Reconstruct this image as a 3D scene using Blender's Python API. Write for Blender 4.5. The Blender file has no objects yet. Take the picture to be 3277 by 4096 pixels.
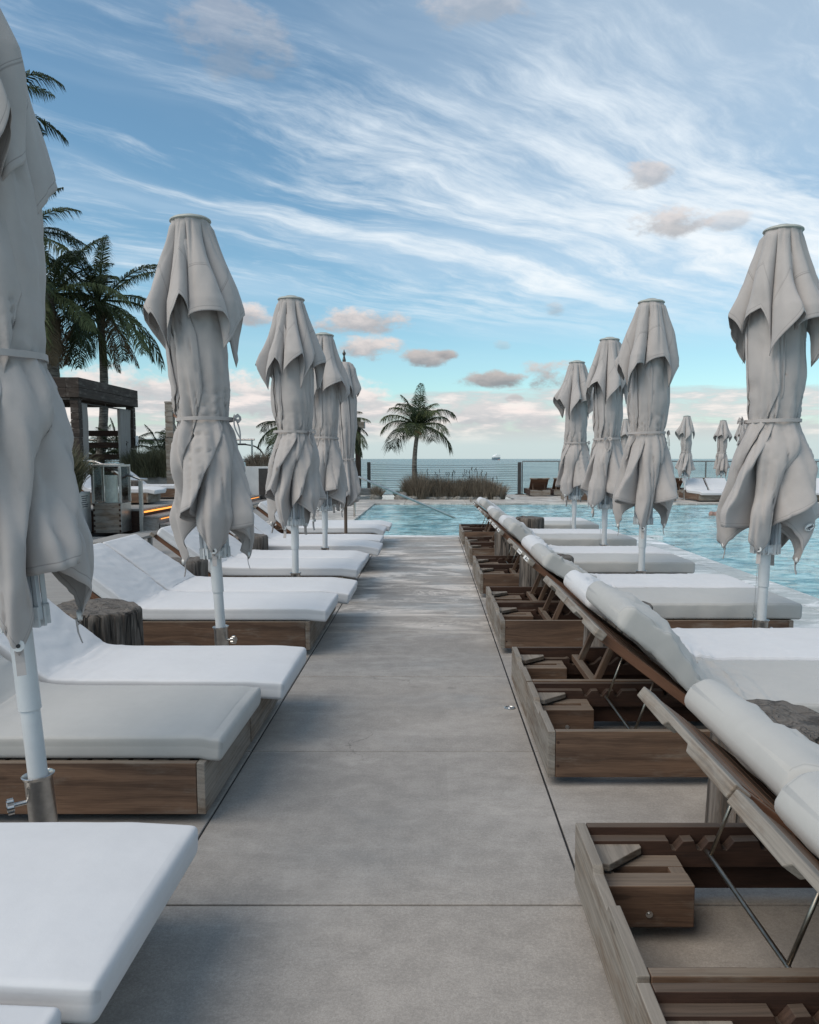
import bpy, bmesh, math, random
import numpy as np
from mathutils import Vector, Matrix, Euler
R = math.radians
random.seed(7)
SC = bpy.context.scene
COL = SC.collection

# ------------------------------------------------------------------ camera
cam_d = bpy.data.cameras.new("camera"); cam = bpy.data.objects.new("camera", cam_d); COL.objects.link(cam)
cam.location = (0, 0, 1.5); cam.rotation_euler = (R(90 - 5.263), 0, 0)
cam_d.lens = 27.55; cam_d.sensor_width = 36; cam_d.sensor_fit = 'AUTO'
cam_d.shift_x = -0.0211; cam_d.shift_y = 0.01855
cam_d.clip_start = 0.05; cam_d.clip_end = 90000
SC.camera = cam

# ------------------------------------------------------------------ colour management
SC.view_settings.view_transform = 'Standard'; SC.view_settings.look = 'None'
SC.view_settings.gamma = 1; SC.view_settings.use_curve_mapping = False
SC.view_settings.exposure = 0.29
SUN_EL, SUN_AZ = 48, -125        # azimuth from +Y towards +X, degrees

# ------------------------------------------------------------------ node helper
class NT:
    def __init__(s, tree): s.t = tree; s.n = tree.nodes; s.l = tree.links
    def put(s, sock, v):
        if v is None: return
        if hasattr(v, 'is_output'): s.l.new(v, sock)
        else: sock.default_value = v
    def node(s, kind, **kw):
        nd = s.n.new(kind)
        for k, v in kw.items(): setattr(nd, k, v)
        return nd
    def m(s, op, a, b=None, c=None, clamp=False):
        nd = s.n.new('ShaderNodeMath'); nd.operation = op; nd.use_clamp = clamp
        for i, v in enumerate((a, b, c)): s.put(nd.inputs[i], v)
        return nd.outputs[0]
    def v(s, op, a, b=None, scale=None):
        nd = s.n.new('ShaderNodeVectorMath'); nd.operation = op
        s.put(nd.inputs[0], a); s.put(nd.inputs[1], b)
        if scale is not None: s.put(nd.inputs[3], scale)
        return nd.outputs['Value'] if op in ('DOT_PRODUCT', 'LENGTH') else nd.outputs[0]
    def comb(s, x, y, z):
        nd = s.n.new('ShaderNodeCombineXYZ')
        for i, q in enumerate((x, y, z)): s.put(nd.inputs[i], q)
        return nd.outputs[0]
    def sep(s, a):
        nd = s.n.new('ShaderNodeSeparateXYZ'); s.put(nd.inputs[0], a); return nd.outputs
    def noise(s, vec, scale, detail=4, rough=0.5, dist=0.0, col=False, lac=2.0):
        nd = s.n.new('ShaderNodeTexNoise'); s.put(nd.inputs['Vector'], vec)
        nd.inputs['Scale'].default_value = scale; nd.inputs['Detail'].default_value = detail
        nd.inputs['Roughness'].default_value = rough; nd.inputs['Distortion'].default_value = dist
        nd.inputs['Lacunarity'].default_value = lac
        return nd.outputs['Color' if col else 0]
    def ramp(s, f, lo, hi, a=0.0, b=1.0, smooth=True):
        nd = s.n.new('ShaderNodeMapRange'); nd.interpolation_type = 'SMOOTHSTEP' if smooth else 'LINEAR'
        for i, q in enumerate((f, lo, hi, a, b)): s.put(nd.inputs[i], q)
        return nd.outputs[0]
    def mix(s, f, a, b, blend='MIX'):
        nd = s.n.new('ShaderNodeMix'); nd.data_type = 'RGBA'; nd.blend_type = blend
        s.put(nd.inputs[0], f); s.put(nd.inputs[6], a); s.put(nd.inputs[7], b)
        return nd.outputs[2]
    def bump(s, h, strength, dist, normal=None):
        nd = s.n.new('ShaderNodeBump'); nd.inputs['Strength'].default_value = strength
        nd.inputs['Distance'].default_value = dist; s.put(nd.inputs['Height'], h)
        if normal is not None: s.put(nd.inputs['Normal'], normal)
        return nd.outputs[0]

def c4(r, g, b): return (r, g, b, 1.0)

# ------------------------------------------------------------------ world: sky and clouds
W = bpy.data.worlds.new("World"); SC.world = W; W.use_nodes = True
W.node_tree.nodes.clear(); w = NT(W.node_tree)
tc = w.node('ShaderNodeTexCoord'); dirv = w.v('NORMALIZE', tc.outputs['Generated'])
dx, dy, dz = w.sep(dirv)
sky = w.node('ShaderNodeTexSky', sky_type='NISHITA', sun_disc=False)
sky.sun_elevation = R(SUN_EL); sky.sun_rotation = R(SUN_AZ); sky.altitude = 0
sky.air_density = 1.0; sky.dust_density = 0.6; sky.ozone_density = 2.2
zz = w.m('MAXIMUM', dz, 0.0)
el = w.m('MULTIPLY', w.m('ARCSINE', dz), 180 / math.pi)
az = w.m('MULTIPLY', w.m('ARCTAN2', dx, dy), 180 / math.pi)
tint = w.mix(w.ramp(el, 2, 26), c4(1.05, 1.27, 1.18), c4(.95, 1.19, 1.13))
skyc = w.mix(1.0, sky.outputs[0], tint, 'MULTIPLY')
# high cirrus on a flat layer, combed along azimuth 50 degrees
inv = w.m('DIVIDE', 1.0, w.m('ADD', zz, 0.03))
px = w.m('MULTIPLY', dx, inv); py = w.m('MULTIPLY', dy, inv)
al = w.m('ADD', w.m('MULTIPLY', px, .766), w.m('MULTIPLY', py, .643))
ac = w.m('SUBTRACT', w.m('MULTIPLY', px, .643), w.m('MULTIPLY', py, .766))
warp = w.noise(w.comb(px, py, 3.0), 1.1, 3, .5, col=True)
wx, wy, wz = w.sep(warp)
ac2 = w.m('ADD', ac, w.m('MULTIPLY', w.m('SUBTRACT', wx, .5), .55))
al2 = w.m('ADD', al, w.m('MULTIPLY', w.m('SUBTRACT', wy, .5), .5))
st = w.noise(w.comb(w.m('MULTIPLY', ac2, 4.4), w.m('MULTIPLY', al2, .7), 1.7), 1.0, 8, .56)
st2 = w.noise(w.comb(w.m('MULTIPLY', ac2, 14.0), w.m('MULTIPLY', al2, 4.2), 7.7), 1.0, 7, .66)
def gauss(x, c, s_):
    q = w.m('DIVIDE', w.m('SUBTRACT', x, c), s_)
    return w.m('POWER', 2.718, w.m('MULTIPLY', w.m('MULTIPLY', q, q), -1.0))
bands = None
for c, s_, a, l0, l1 in ((-1.36, .14, 1.0, 1.0, 1.9), (-1.62, .12, .7, .9, 1.6), (-1.95, .16, .75, .7, 1.5), (-2.30, .12, .7, .6, 1.6), (-2.70, .13, .95, .5, 1.3), (-3.35, .35, .6, -.5, 4.0), (-1.84, .05, .9, 2.3, 2.8)):
    g = w.m('MULTIPLY', w.m('MULTIPLY', gauss(ac2, c, s_), a), w.ramp(al, l0, l1))
    bands = g if bands is None else w.m('ADD', bands, g)
big = w.noise(w.comb(px, py, 9.0), .9, 3, .5)
mask = w.m('ADD', w.m('MULTIPLY', bands, .36), w.m('MULTIPLY', st, 1.0))
mask = w.m('ADD', mask, w.m('MULTIPLY', w.m('SUBTRACT', st2, .5), .56))
mask = w.m('ADD', mask, w.m('MULTIPLY', w.m('SUBTRACT', big, .5), .35))
mask = w.m('ADD', mask, w.m('MULTIPLY', w.ramp(az, -20, 25, -1, 1, False), .06))
cir = w.ramp(mask, .45, 1.05)
cir = w.m('MULTIPLY', cir, w.ramp(el, 7, 13))
cir = w.m('MULTIPLY', cir, .95)
cirC = w.mix(w.ramp(el, 5, 28), c4(8.0, 8.3, 8.4), c4(7.0, 7.7, 8.3))
veil = w.noise(w.comb(w.m('MULTIPLY', ac2, 1.3), w.m('MULTIPLY', al2, .45), 12.0), 1.0, 5, .5)
vl = w.m('MULTIPLY', w.ramp(w.m('ADD', veil, w.m('MULTIPLY', w.ramp(az, -25, 20, -1, 1, False), .10)), .34, .68), w.ramp(el, 5, 14))
skyc = w.mix(w.m('MULTIPLY', vl, .42), skyc, c4(6.2, 7.2, 8.1))
c1 = w.mix(cir, skyc, cirC)
# small low cumulus (azimuth, elevation, half width, half height, lightness)
cw = w.noise(w.v('MULTIPLY', dirv, (1, 1, 1.8)), 15.0, 7, .62)
cw2 = w.noise(w.v('MULTIPLY', dirv, (1, 1, 2.0)), 38.0, 5, .6)
def cloud(c, a0, e0, ha, he, lit, op=.95):
    qa = w.m('DIVIDE', w.m('SUBTRACT', az, a0), ha); qe = w.m('DIVIDE', w.m('SUBTRACT', el, e0), he)
    d = w.m('ADD', w.m('MULTIPLY', qa, qa), w.m('MULTIPLY', qe, qe))
    f = w.m('ADD', w.m('SUBTRACT', 1.0, d), w.m('MULTIPLY', w.m('SUBTRACT', cw, .5), 3.6))
    f = w.m('ADD', f, w.m('MULTIPLY', w.m('SUBTRACT', cw2, .5), 1.2))
    k = w.m('MULTIPLY', w.ramp(f, .15, .95), op)
    top = w.ramp(w.m('ADD', qe, w.m('MULTIPLY', w.m('SUBTRACT', cw2, .5), 2.2)), -.7, .8)
    colr = w.mix(top, c4(3.7 * lit, 3.75 * lit, 3.95 * lit), c4(6.9 * lit, 6.25 * lit, 6.0 * lit))
    return w.mix(k, c, colr)
for a in ((-12.4, 9.9, 2.6, .95, .97), (-5.5, 9.7, 4.2, 1.15, .98), (-4.6, 7.9, 2.9, 1.05, .95), (-.4, 7.2, 2.4, .75, .72), (1.2, 7.5, 1.0, .5, .72),
          (4.5, 5.6, 3.2, .75, .66), (9.3, 5.9, 3.4, 1.3, .80), (6.0, 4.3, .7, .35, .7), (14.7, 18.6, 2.0, 1.1, .90, .7), (16.1, 15.7, 3.1, 1.15, .92, .8), (20.3, 15.4, 1.7, .7, .9, .5),
          (-13.5, 26.5, 5.2, 2.6, .80, .30), (3.5, 28.8, 5.0, 1.5, .95, .42), (9, 30, 6, 1.2, 1.0, .4), (8.7, 10.4, 1.0, .6, .75, .4), (5.0, 8.0, .9, .45, .8, .3)):
    c1 = cloud(c1, *a)
for a in ((-21, 4.6, 6.5, 1.9, 1.08), (-11.5, 4.6, 5.5, 2.0, 1.1), (-5.0, 3.6, 4.0, 2.2, 1.12), (3.0, 3.2, 3.2, 1.3, 1.12), (7.8, 3.0, 2.4, 1.0, 1.15)):
    c1 = cloud(c1, *a)
# long grey-pink bank above the horizon
bn = w.noise(w.comb(w.m('MULTIPLY', az, .085), w.m('MULTIPLY', el, .62), 4.4), 1.0, 7, .6)
bn2 = w.noise(w.comb(w.m('MULTIPLY', az, .22), w.m('MULTIPLY', el, 1.1), 1.1), 1.0, 6, .6)
top_el = w.m('ADD', 4.9, w.m('MULTIPLY', w.m('SUBTRACT', bn, .5), 3.4))
bk = w.m('SUBTRACT', 1.0, w.ramp(el, w.m('SUBTRACT', top_el, .35), w.m('ADD', top_el, .12)))
bk = w.m('MULTIPLY', bk, w.ramp(w.m('ADD', bn2, w.ramp(el, 2.6, 1.0, 0, .35, False)), .36, .56, .5, 1.0))
bkC = w.mix(w.ramp(bn2, .44, .66), c4(4.9, 5.05, 5.2), c4(8.0, 7.2, 6.9))
bkC = w.mix(w.ramp(el, 2.3, .8), bkC, c4(4.9, 5.75, 5.95))
c2 = w.mix(w.m('MULTIPLY', bk, .9), c1, bkC)
c2 = w.mix(w.ramp(el, 0.0, -1.0), c2, c4(3.0, 3.8, 4.0))
bg = w.node('ShaderNodeBackground'); w.put(bg.inputs[0], c2); bg.inputs[1].default_value = 0.1
wo = w.node('ShaderNodeOutputWorld'); w.l.new(bg.outputs[0], wo.inputs[0])

# ------------------------------------------------------------------ sun
sd = bpy.data.lights.new("sun", 'SUN'); sd.energy = 2.1; sd.angle = R(52); sd.color = (1.0, .86, .72)
sun = bpy.data.objects.new("sun", sd); COL.objects.link(sun)
a_, e_ = R(SUN_AZ), R(SUN_EL)
sun.rotation_euler = Vector((math.sin(a_) * math.cos(e_), math.cos(a_) * math.cos(e_), math.sin(e_))).to_track_quat('Z', 'Y').to_euler()

# ------------------------------------------------------------------ numpy value noise
_rs = np.random.RandomState(3); _G = _rs.rand(32, 32, 32)
def vn(x, y, z=0.0):
    x, y, z = np.broadcast_arrays(np.asarray(x, float), np.asarray(y, float), np.asarray(z, float))
    xi, yi, zi = np.floor(x).astype(int), np.floor(y).astype(int), np.floor(z).astype(int)
    fx, fy, fz = x - xi, y - yi, z - zi
    fx, fy, fz = fx * fx * (3 - 2 * fx), fy * fy * (3 - 2 * fy), fz * fz * (3 - 2 * fz)
    g = lambda a, b, c: _G[(xi + a) & 31, (yi + b) & 31, (zi + c) & 31]
    r = 0
    for a in (0, 1):
        for b in (0, 1):
            for c in (0, 1):
                r = r + g(a, b, c) * (fx if a else 1 - fx) * (fy if b else 1 - fy) * (fz if c else 1 - fz)
    return r * 2 - 1
def fbm(x, y, z=0.0, o=3):
    r = 0; a = 1
    for i in range(o):
        r = r + a * vn(np.asarray(x) * 2 ** i + 11 * i, np.asarray(y) * 2 ** i + 5 * i, np.asarray(z) * 2 ** i + 3 * i); a *= .5
    return r
def sstep(x, a, b):
    t = np.clip((x - a) / (b - a), 0, 1); return t * t * (3 - 2 * t)

# ------------------------------------------------------------------ materials
MATS = {}
def newmat(name):
    m_ = bpy.data.materials.new(name); m_.use_nodes = True; m_.node_tree.nodes.clear()
    t = NT(m_.node_tree); p = t.node('ShaderNodeBsdfPrincipled'); o = t.node('ShaderNodeOutputMaterial')
    t.l.new(p.outputs[0], o.inputs[0]); MATS[name] = m_
    return m_, t, p
def simple(name, col, rough=.5, metal=0.0, var=.12, scale=9, bump=0.0, spec=.5):
    m_, t, p = newmat(name); co = t.node('ShaderNodeTexCoord').outputs['Object']
    n = t.noise(co, scale, 5, .6)
    a = tuple(c * (1 - var) for c in col) + (1,); b = tuple(min(1, c * (1 + var)) for c in col) + (1,)
    t.put(p.inputs['Base Color'], t.mix(t.ramp(n, .3, .7), a, b))
    p.inputs['Roughness'].default_value = rough; p.inputs['Metallic'].default_value = metal
    p.inputs['Specular IOR Level'].default_value = spec
    if bump: t.put(p.inputs['Normal'], t.bump(t.noise(co, scale * 6, 4, .6), .5, bump))
    return m_
def gr_coord(t):
    at = t.node('ShaderNodeAttribute', attribute_name='gr').outputs['Vector']
    oi = t.node('ShaderNodeObjectInfo').outputs['Random']
    return t.v('ADD', at, t.comb(t.m('MULTIPLY', oi, 13.7), t.m('MULTIPLY', oi, 31.0), 0.0)), oi
def wood(name, dark, mid, grey, greyness=.35, rough=.75, knots=True):
    m_, t, p = newmat(name); co, oi = gr_coord(t)
    x, y, z = t.sep(co)
    big = t.noise(t.comb(t.m('MULTIPLY', x, .9), t.m('MULTIPLY', y, 4.0), t.m('MULTIPLY', z, 4.0)), 1.0, 4, .55)
    wv = t.m('ADD', t.m('MULTIPLY', y, 75.0), t.m('ADD', t.m('MULTIPLY', z, 20.0), t.m('MULTIPLY', big, 6.0)))
    ring = t.noise(t.comb(t.m('MULTIPLY', x, .55), wv, 0.0), 1.0, 3, .55)
    fine = t.noise(t.comb(t.m('MULTIPLY', x, 7.0), t.m('MULTIPLY', y, 260.0), t.m('MULTIPLY', z, 260.0)), 1.0, 3, .6)
    g1 = t.m('ADD', t.m('MULTIPLY', ring, .66), t.m('MULTIPLY', fine, .34))
    bl = t.noise(t.comb(t.m('MULTIPLY', x, 1.6), t.m('MULTIPLY', y, 5.0), t.m('MULTIPLY', z, 5.0)), 1.0, 5, .65)
    col = t.mix(t.ramp(t.m('ADD', t.m('MULTIPLY', g1, .75), t.m('MULTIPLY', bl, .3)), .36, .70), dark, mid)
    geo = t.node('ShaderNodeNewGeometry'); nz = t.sep(geo.outputs['Normal'])[2]
    patch = t.noise(t.comb(t.m('MULTIPLY', x, 2.6), t.m('MULTIPLY', y, 9.0), t.m('MULTIPLY', z, 9.0)), 1.0, 6, .65)
    wgt = t.m('ADD', t.ramp(patch, .62 - greyness * .5, .86 - greyness * .5), t.ramp(nz, .5, .9, 0, .75), clamp=True)
    gcol = t.mix(t.ramp(g1, .30, .66), tuple(c * .62 for c in grey[:3]) + (1,), grey)
    col = t.mix(t.m('MULTIPLY', wgt, .85), col, gcol)
    if knots:
        vo = t.node('ShaderNodeTexVoronoi'); vo.inputs['Scale'].default_value = 1.0
        t.put(vo.inputs['Vector'], t.comb(t.m('MULTIPLY', x, 2.2), t.m('MULTIPLY', y, 8.0), t.m('MULTIPLY', z, 8.0)))
        kn = t.ramp(vo.outputs['Distance'], .05, .10, .55, 0.0)
        col = t.mix(kn, col, tuple(c * .4 for c in dark[:3]) + (1,))
    t.put(p.inputs['Base Color'], col)
    p.inputs['Roughness'].default_value = rough; p.inputs['Specular IOR Level'].default_value = .3
    t.put(p.inputs['Normal'], t.bump(t.m('ADD', t.m('MULTIPLY', fine, .5), ring), .55, .0025))
    return m_
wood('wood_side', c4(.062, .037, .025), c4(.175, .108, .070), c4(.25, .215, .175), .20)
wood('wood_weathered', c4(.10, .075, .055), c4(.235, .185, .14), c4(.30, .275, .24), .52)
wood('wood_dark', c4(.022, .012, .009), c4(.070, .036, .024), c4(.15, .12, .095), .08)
wood('wood_red', c4(.09, .040, .022), c4(.19, .095, .055), c4(.25, .21, .17), .12)
wood('wood_plank', c4(.16, .14, .125), c4(.28, .25, .225), c4(.34, .33, .31), .6)
wood('wood_timber', c4(.018, .013, .010), c4(.058, .042, .033), c4(.13, .112, .098), .28)
simple('steel', (.52, .51, .49), .32, 1.0, .12, 30)
simple('brass_rod', (.34, .30, .25), .38, 1.0, .15, 30)
simple('pole_white', (.54, .56, .565), .42, 0, .06, 6)
simple('pole_alu', (.50, .53, .56), .35, .35, .06, 9)
simple('white_plastic', (.62, .62, .60), .45)
simple('dark', (.02, .02, .02), .6)
simple('black_ink', (.02, .022, .03), .6)
simple('paper', (.70, .69, .66), .7, 0, .08, 40)
simple('nylon', (.62, .61, .57), .4)
simple('cap_green', (.36, .375, .34), .5)
simple('plaster', (.62, .63, .62), .8, 0, .07, 3, .001)
simple('bronze', (.10, .09, .08), .4, .8)
simple('post_grey', (.075, .07, .065), .45, .5); simple('rail_grey', (.20, .21, .205), .5, .3)
simple('candle', (.78, .76, .68), .6)
simple('skin', (.30, .18, .145), .5)
simple('rock', (.20, .19, .17), .9, 0, .5, 12, .01)
simple('hull', (.16, .21, .25), .5); simple('ship_white', (.85, .85, .83), .5); simple('ship_red', (.55, .3, .26), .5)
simple('lamp_copper', (.42, .20, .12), .45, .4)

def cloth(name, col, shade=.1, seam=True, weave=520.0, seams=(), pipe=False):
    m_, t, p = newmat(name)
    uv = t.node('ShaderNodeAttribute', attribute_name='gr').outputs['Vector']
    u, v_, s_ = t.sep(uv)
    co = t.node('ShaderNodeTexCoord').outputs['Object']
    n = t.noise(co, 2.2, 5, .6); n2 = t.noise(co, 16.0, 4, .6)
    f = t.m('ADD', t.m('MULTIPLY', n, .7), t.m('MULTIPLY', n2, .3))
    base = t.mix(t.ramp(f, .3, .7), tuple(c * (1 - shade) for c in col) + (1,), tuple(col) + (1,))
    h = t.noise(co, weave, 2, .5)
    h = t.m('MULTIPLY', h, .35)
    if seam:
        # hem stitch lines: v_ carries metres from the hem
        for pos, wd in ((.028, .0035),) + tuple(seams):
            line = t.m('SUBTRACT', 1.0, t.ramp(t.m('ABSOLUTE', t.m('SUBTRACT', v_, pos)), 0.0, wd))
            base = t.mix(t.m('MULTIPLY', line, .5), base, tuple(c * .35 for c in col) + (1,))
            h = t.m('SUBTRACT', h, t.m('MULTIPLY', line, 1.5))
    if pipe:
        ln = t.m('SUBTRACT', 1.0, t.ramp(t.m('ABSOLUTE', t.m('SUBTRACT', t.m('ABSOLUTE', v_), .381)), 0.0, .004))
        ln = t.m('MULTIPLY', ln, t.ramp(s_, .05, .06)); base = t.mix(t.m('MULTIPLY', ln, .28), base, tuple(c * .4 for c in col) + (1,)); h = t.m('ADD', h, t.m('MULTIPLY', ln, -1.2))
        ds = t.ramp(t.noise(co, 5.5, 6, .7), .60, .80, 0, .16); base = t.mix(ds, base, tuple(c * .55 for c in col) + (1,))
    t.put(p.inputs['Base Color'], base); p.inputs['Roughness'].default_value = .9
    p.inputs['Specular IOR Level'].default_value = .2; p.inputs['Sheen Weight'].default_value = .15
    t.put(p.inputs['Normal'], t.bump(h, .35, .0012, t.bump(t.noise(co, 9.0, 5, .6), .35, .006)))
    return m_
cloth('canopy_cloth', (.415, .385, .366), .12)
cloth('vent_cloth', (.415, .385, .366), .12, seams=((.30, .006), (.312, .003)))
cloth('cushion_white', (.62, .625, .635), .07, seam=False, pipe=True)
cloth('cushion_cream', (.44, .435, .415), .08, seam=False, pipe=True)
cloth('curtain_cloth', (.36, .345, .325), .08, seam=False)

def concrete(name, base, spots=True, damp=True):
    m_, t, p = newmat(name)
    co = t.node('ShaderNodeTexCoord').outputs['Object']; x, y, z = t.sep(co)
    n1 = t.noise(co, .9, 8, .62); n2 = t.noise(co, 9.0, 8, .7); n3 = t.noise(co, 90.0, 5, .75); n4 = t.noise(co, 48.0, 4, .75)
    f = t.m('ADD', t.m('MULTIPLY', n1, .30), t.m('ADD', t.m('MULTIPLY', n2, .32), t.m('MULTIPLY', n3, .38)))
    cl = t.mix(t.ramp(f, .40, .60), tuple(c * .76 for c in base) + (1,), tuple(c * 1.16 for c in base) + (1,))
    gn = t.noise(co, 210.0, 2, .6); cl = t.mix(t.ramp(gn, .30, .70, 0, .42), cl, tuple(c * .58 for c in base) + (1,))
    wn = t.node('ShaderNodeTexWhiteNoise', noise_dimensions='2D'); t.put(wn.inputs['Vector'], t.comb(t.m('FLOOR', t.m('DIVIDE', t.m('SUBTRACT', y, 2.52), 1.397)), t.m('FLOOR', t.m('ADD', x, .925)), 0.0))
    cl = t.mix(t.m('MULTIPLY', wn.outputs[0], .16), cl, tuple(c * .6 for c in base) + (1,))
    cl = t.mix(t.ramp(n4, .63, .72, 0, .55), cl, tuple(c * .45 for c in base) + (1,))
    # pale long streaks lying across the walk, stronger towards its far end
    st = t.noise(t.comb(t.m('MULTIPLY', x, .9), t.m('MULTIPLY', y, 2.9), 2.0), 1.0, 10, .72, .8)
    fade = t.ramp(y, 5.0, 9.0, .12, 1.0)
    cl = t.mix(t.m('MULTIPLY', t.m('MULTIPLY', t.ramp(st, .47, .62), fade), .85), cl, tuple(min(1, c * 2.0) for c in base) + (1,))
    dk = t.noise(t.comb(t.m('MULTIPLY', x, .8), t.m('MULTIPLY', y, 1.2), 8.0), 1.0, 7, .65)
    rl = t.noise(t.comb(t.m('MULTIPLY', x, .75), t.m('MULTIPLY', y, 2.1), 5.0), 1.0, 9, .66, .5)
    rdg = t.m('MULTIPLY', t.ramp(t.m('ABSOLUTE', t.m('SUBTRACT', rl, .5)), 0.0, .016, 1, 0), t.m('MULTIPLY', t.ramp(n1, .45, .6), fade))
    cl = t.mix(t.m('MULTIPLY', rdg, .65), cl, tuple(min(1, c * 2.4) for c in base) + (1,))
    sp = t.ramp(t.noise(co, 3.1, 2, .5), .70, .74)
    cl = t.mix(t.m('MULTIPLY', sp, .35), cl, tuple(c * .45 for c in base) + (1,))
    cl = t.mix(t.m('MULTIPLY', t.ramp(dk, .56, .74), .20), cl, tuple(c * .5 for c in base) + (1,))
    # hairline cracks
    vo = t.node('ShaderNodeTexVoronoi', feature='DISTANCE_TO_EDGE'); vo.inputs['Scale'].default_value = .42
    t.put(vo.inputs['Vector'], t.v('ADD', co, t.v('SCALE', t.noise(co, 1.7, 6, .6, col=True), scale=.9)))
    ck = t.m('MULTIPLY', t.ramp(vo.outputs['Distance'], .0, .0032, 1, 0), t.ramp(t.noise(co, .9, 2, .5), .52, .6))
    cl = t.mix(t.m('MULTIPLY', ck, .6), cl, tuple(c * .25 for c in base) + (1,))
    t.put(p.inputs['Base Color'], cl)
    t.put(p.inputs['Roughness'], t.ramp(t.m('ADD', dk, t.m('MULTIPLY', fade, .10)), .48, .75, .74, .34) if damp else .8)
    p.inputs['Specular IOR Level'].default_value = .35
    t.put(p.inputs['Normal'], t.bump(t.m('ADD', t.m('MULTIPLY', n3, .6), n2), .4, .004))
    return m_
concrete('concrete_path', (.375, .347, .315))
concrete('concrete_deck', (.39, .365, .33))
concrete('stone_wet', (.50, .54, .53))

def water(name, deep, lite, scale, strength, dist, rough=.06, stretch=(1, 1, 1), spec=.5, fo=None):
    m_, t, p = newmat(name); co = t.node('ShaderNodeTexCoord').outputs['Object']
    cs = t.v('MULTIPLY', co, stretch)
    a = t.noise(cs, scale, 5, .55, .8); b = t.noise(cs, scale * 3.3, 4, .6, .5); c = t.noise(cs, scale * .18, 3, .5)
    h = t.m('ADD', a, t.m('MULTIPLY', b, .32)); h = t.m('ADD', h, t.m('MULTIPLY', c, .9))
    f = t.ramp(t.m('ADD', t.m('MULTIPLY', a, .5), t.m('ADD', t.m('MULTIPLY', b, .25), t.m('MULTIPLY', c, .25))), .40, .60)
    t.put(p.inputs['Base Color'], t.mix(f, deep, lite))
    p.inputs['Roughness'].default_value = rough; p.inputs['Specular IOR Level'].default_value = spec
    p.inputs['IOR'].default_value = 1.33
    t.put(p.inputs['Normal'], t.bump(h, strength, dist))
    return m_
water('pool_water', c4(.035, .18, .22), c4(.38, .60, .61), 3.0, .8, .05, .04, (.7, 1.5, 1))  # ripple tint: depth colour plus caustic light painted into the base
water('pond_water', c4(.35, .40, .39), c4(.42, .46, .45), 2.0, .25, .02, .06)
water('sea_water', c4(.035, .085, .085), c4(.20, .29, .28), .12, 1.0, 1.8, .25, (.35, 1.0, 1))  # paler tone paints glitter on the waves into the base colour

def leafmat(name, a, b, trans=.25):
    m_, t, p = newmat(name)
    at = t.node('ShaderNodeAttribute', attribute_name='gr').outputs['Vector']; r_ = t.sep(at)[0]
    t.put(p.inputs['Base Color'], t.mix(r_, a, b)); p.inputs['Roughness'].default_value = .55
    p.inputs['Specular IOR Level'].default_value = .12
    return m_
leafmat('palm_leaf', c4(.020, .032, .016), c4(.100, .118, .052))
leafmat('dead_leaf', c4(.10, .075, .045), c4(.19, .15, .10))
leafmat('grass_blade', c4(.10, .082, .062), c4(.34, .285, .22))
leafmat('grass_green', c4(.045, .050, .028), c4(.20, .19, .12))
def barkmat(name, a, b, ring=28.0):
    m_, t, p = newmat(name); co = t.node('ShaderNodeTexCoord').outputs['Object']; x, y, z = t.sep(co)
    n = t.noise(t.comb(t.m('MULTIPLY', x, 5.0), t.m('MULTIPLY', y, 5.0), t.m('MULTIPLY', z, ring)), 1.0, 4, .6)
    t.put(p.inputs['Base Color'], t.mix(t.ramp(n, .35, .65), a, b)); p.inputs['Roughness'].default_value = .9
    t.put(p.inputs['Normal'], t.bump(n, .8, .02)); return m_
barkmat('palm_bark', c4(.07, .06, .05), c4(.22, .20, .175))
def stumpmat():
    m_, t, p = newmat('stump_bark'); co = t.node('ShaderNodeTexCoord').outputs['Object']; x, y, z = t.sep(co)
    oi = t.node('ShaderNodeObjectInfo').outputs['Random']
    v3 = t.comb(t.m('MULTIPLY', x, 16.0), t.m('MULTIPLY', y, 16.0), t.m('ADD', t.m('MULTIPLY', z, 1.6), t.m('MULTIPLY', oi, 40.0)))
    n = t.noise(v3, 1.0, 6, .65, .4); n2 = t.noise(v3, 3.0, 5, .7)
    col = t.mix(t.ramp(n, .36, .62), c4(.045, .037, .030), c4(.20, .172, .148))
    col = t.mix(t.ramp(n2, .5, .66, 0, .45), col, c4(.13, .085, .06))
    ck = t.noise(t.comb(t.m('MULTIPLY', x, 8.0), t.m('MULTIPLY', y, 8.0), t.m('ADD', t.m('MULTIPLY', z, .7), t.m('MULTIPLY', oi, 9.0))), 1.0, 3, .5, .3)
    ckl = t.ramp(t.m('ABSOLUTE', t.m('SUBTRACT', ck, .5)), .004, .020, 1, 0); col = t.mix(t.m('MULTIPLY', ckl, .9), col, c4(.012, .010, .008))
    n = t.m('SUBTRACT', n, t.m('MULTIPLY', ckl, .8))
    # top: growth rings and drying cracks
    rr = t.m('SQRT', t.m('ADD', t.m('MULTIPLY', x, x), t.m('MULTIPLY', y, y)))
    wob = t.noise(co, 4.0, 4, .6)
    rg = t.m('MULTIPLY', t.m('SUBTRACT', t.noise(t.comb(t.m('ADD', t.m('MULTIPLY', rr, 70.0), t.m('MULTIPLY', wob, 5.0)), 0.0, 0.0), 1.0, 3, .6), .5), 3.0)
    tp = t.mix(t.ramp(rg, -1, 1), c4(.075, .065, .055), c4(.19, .17, .15))
    tp = t.mix(t.ramp(t.noise(co, 9.0, 6, .7), .5, .62, 0, .8), tp, c4(.03, .026, .024))
    nz = t.sep(t.node('ShaderNodeNewGeometry').outputs['Normal'])[2]
    t.put(p.inputs['Base Color'], t.mix(t.ramp(nz, .6, .8), col, tp)); p.inputs['Roughness'].default_value = .9
    t.put(p.inputs['Normal'], t.bump(t.m('ADD', n, t.m('MULTIPLY', n2, .5)), .9, .015)); return m_
stumpmat()
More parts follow.
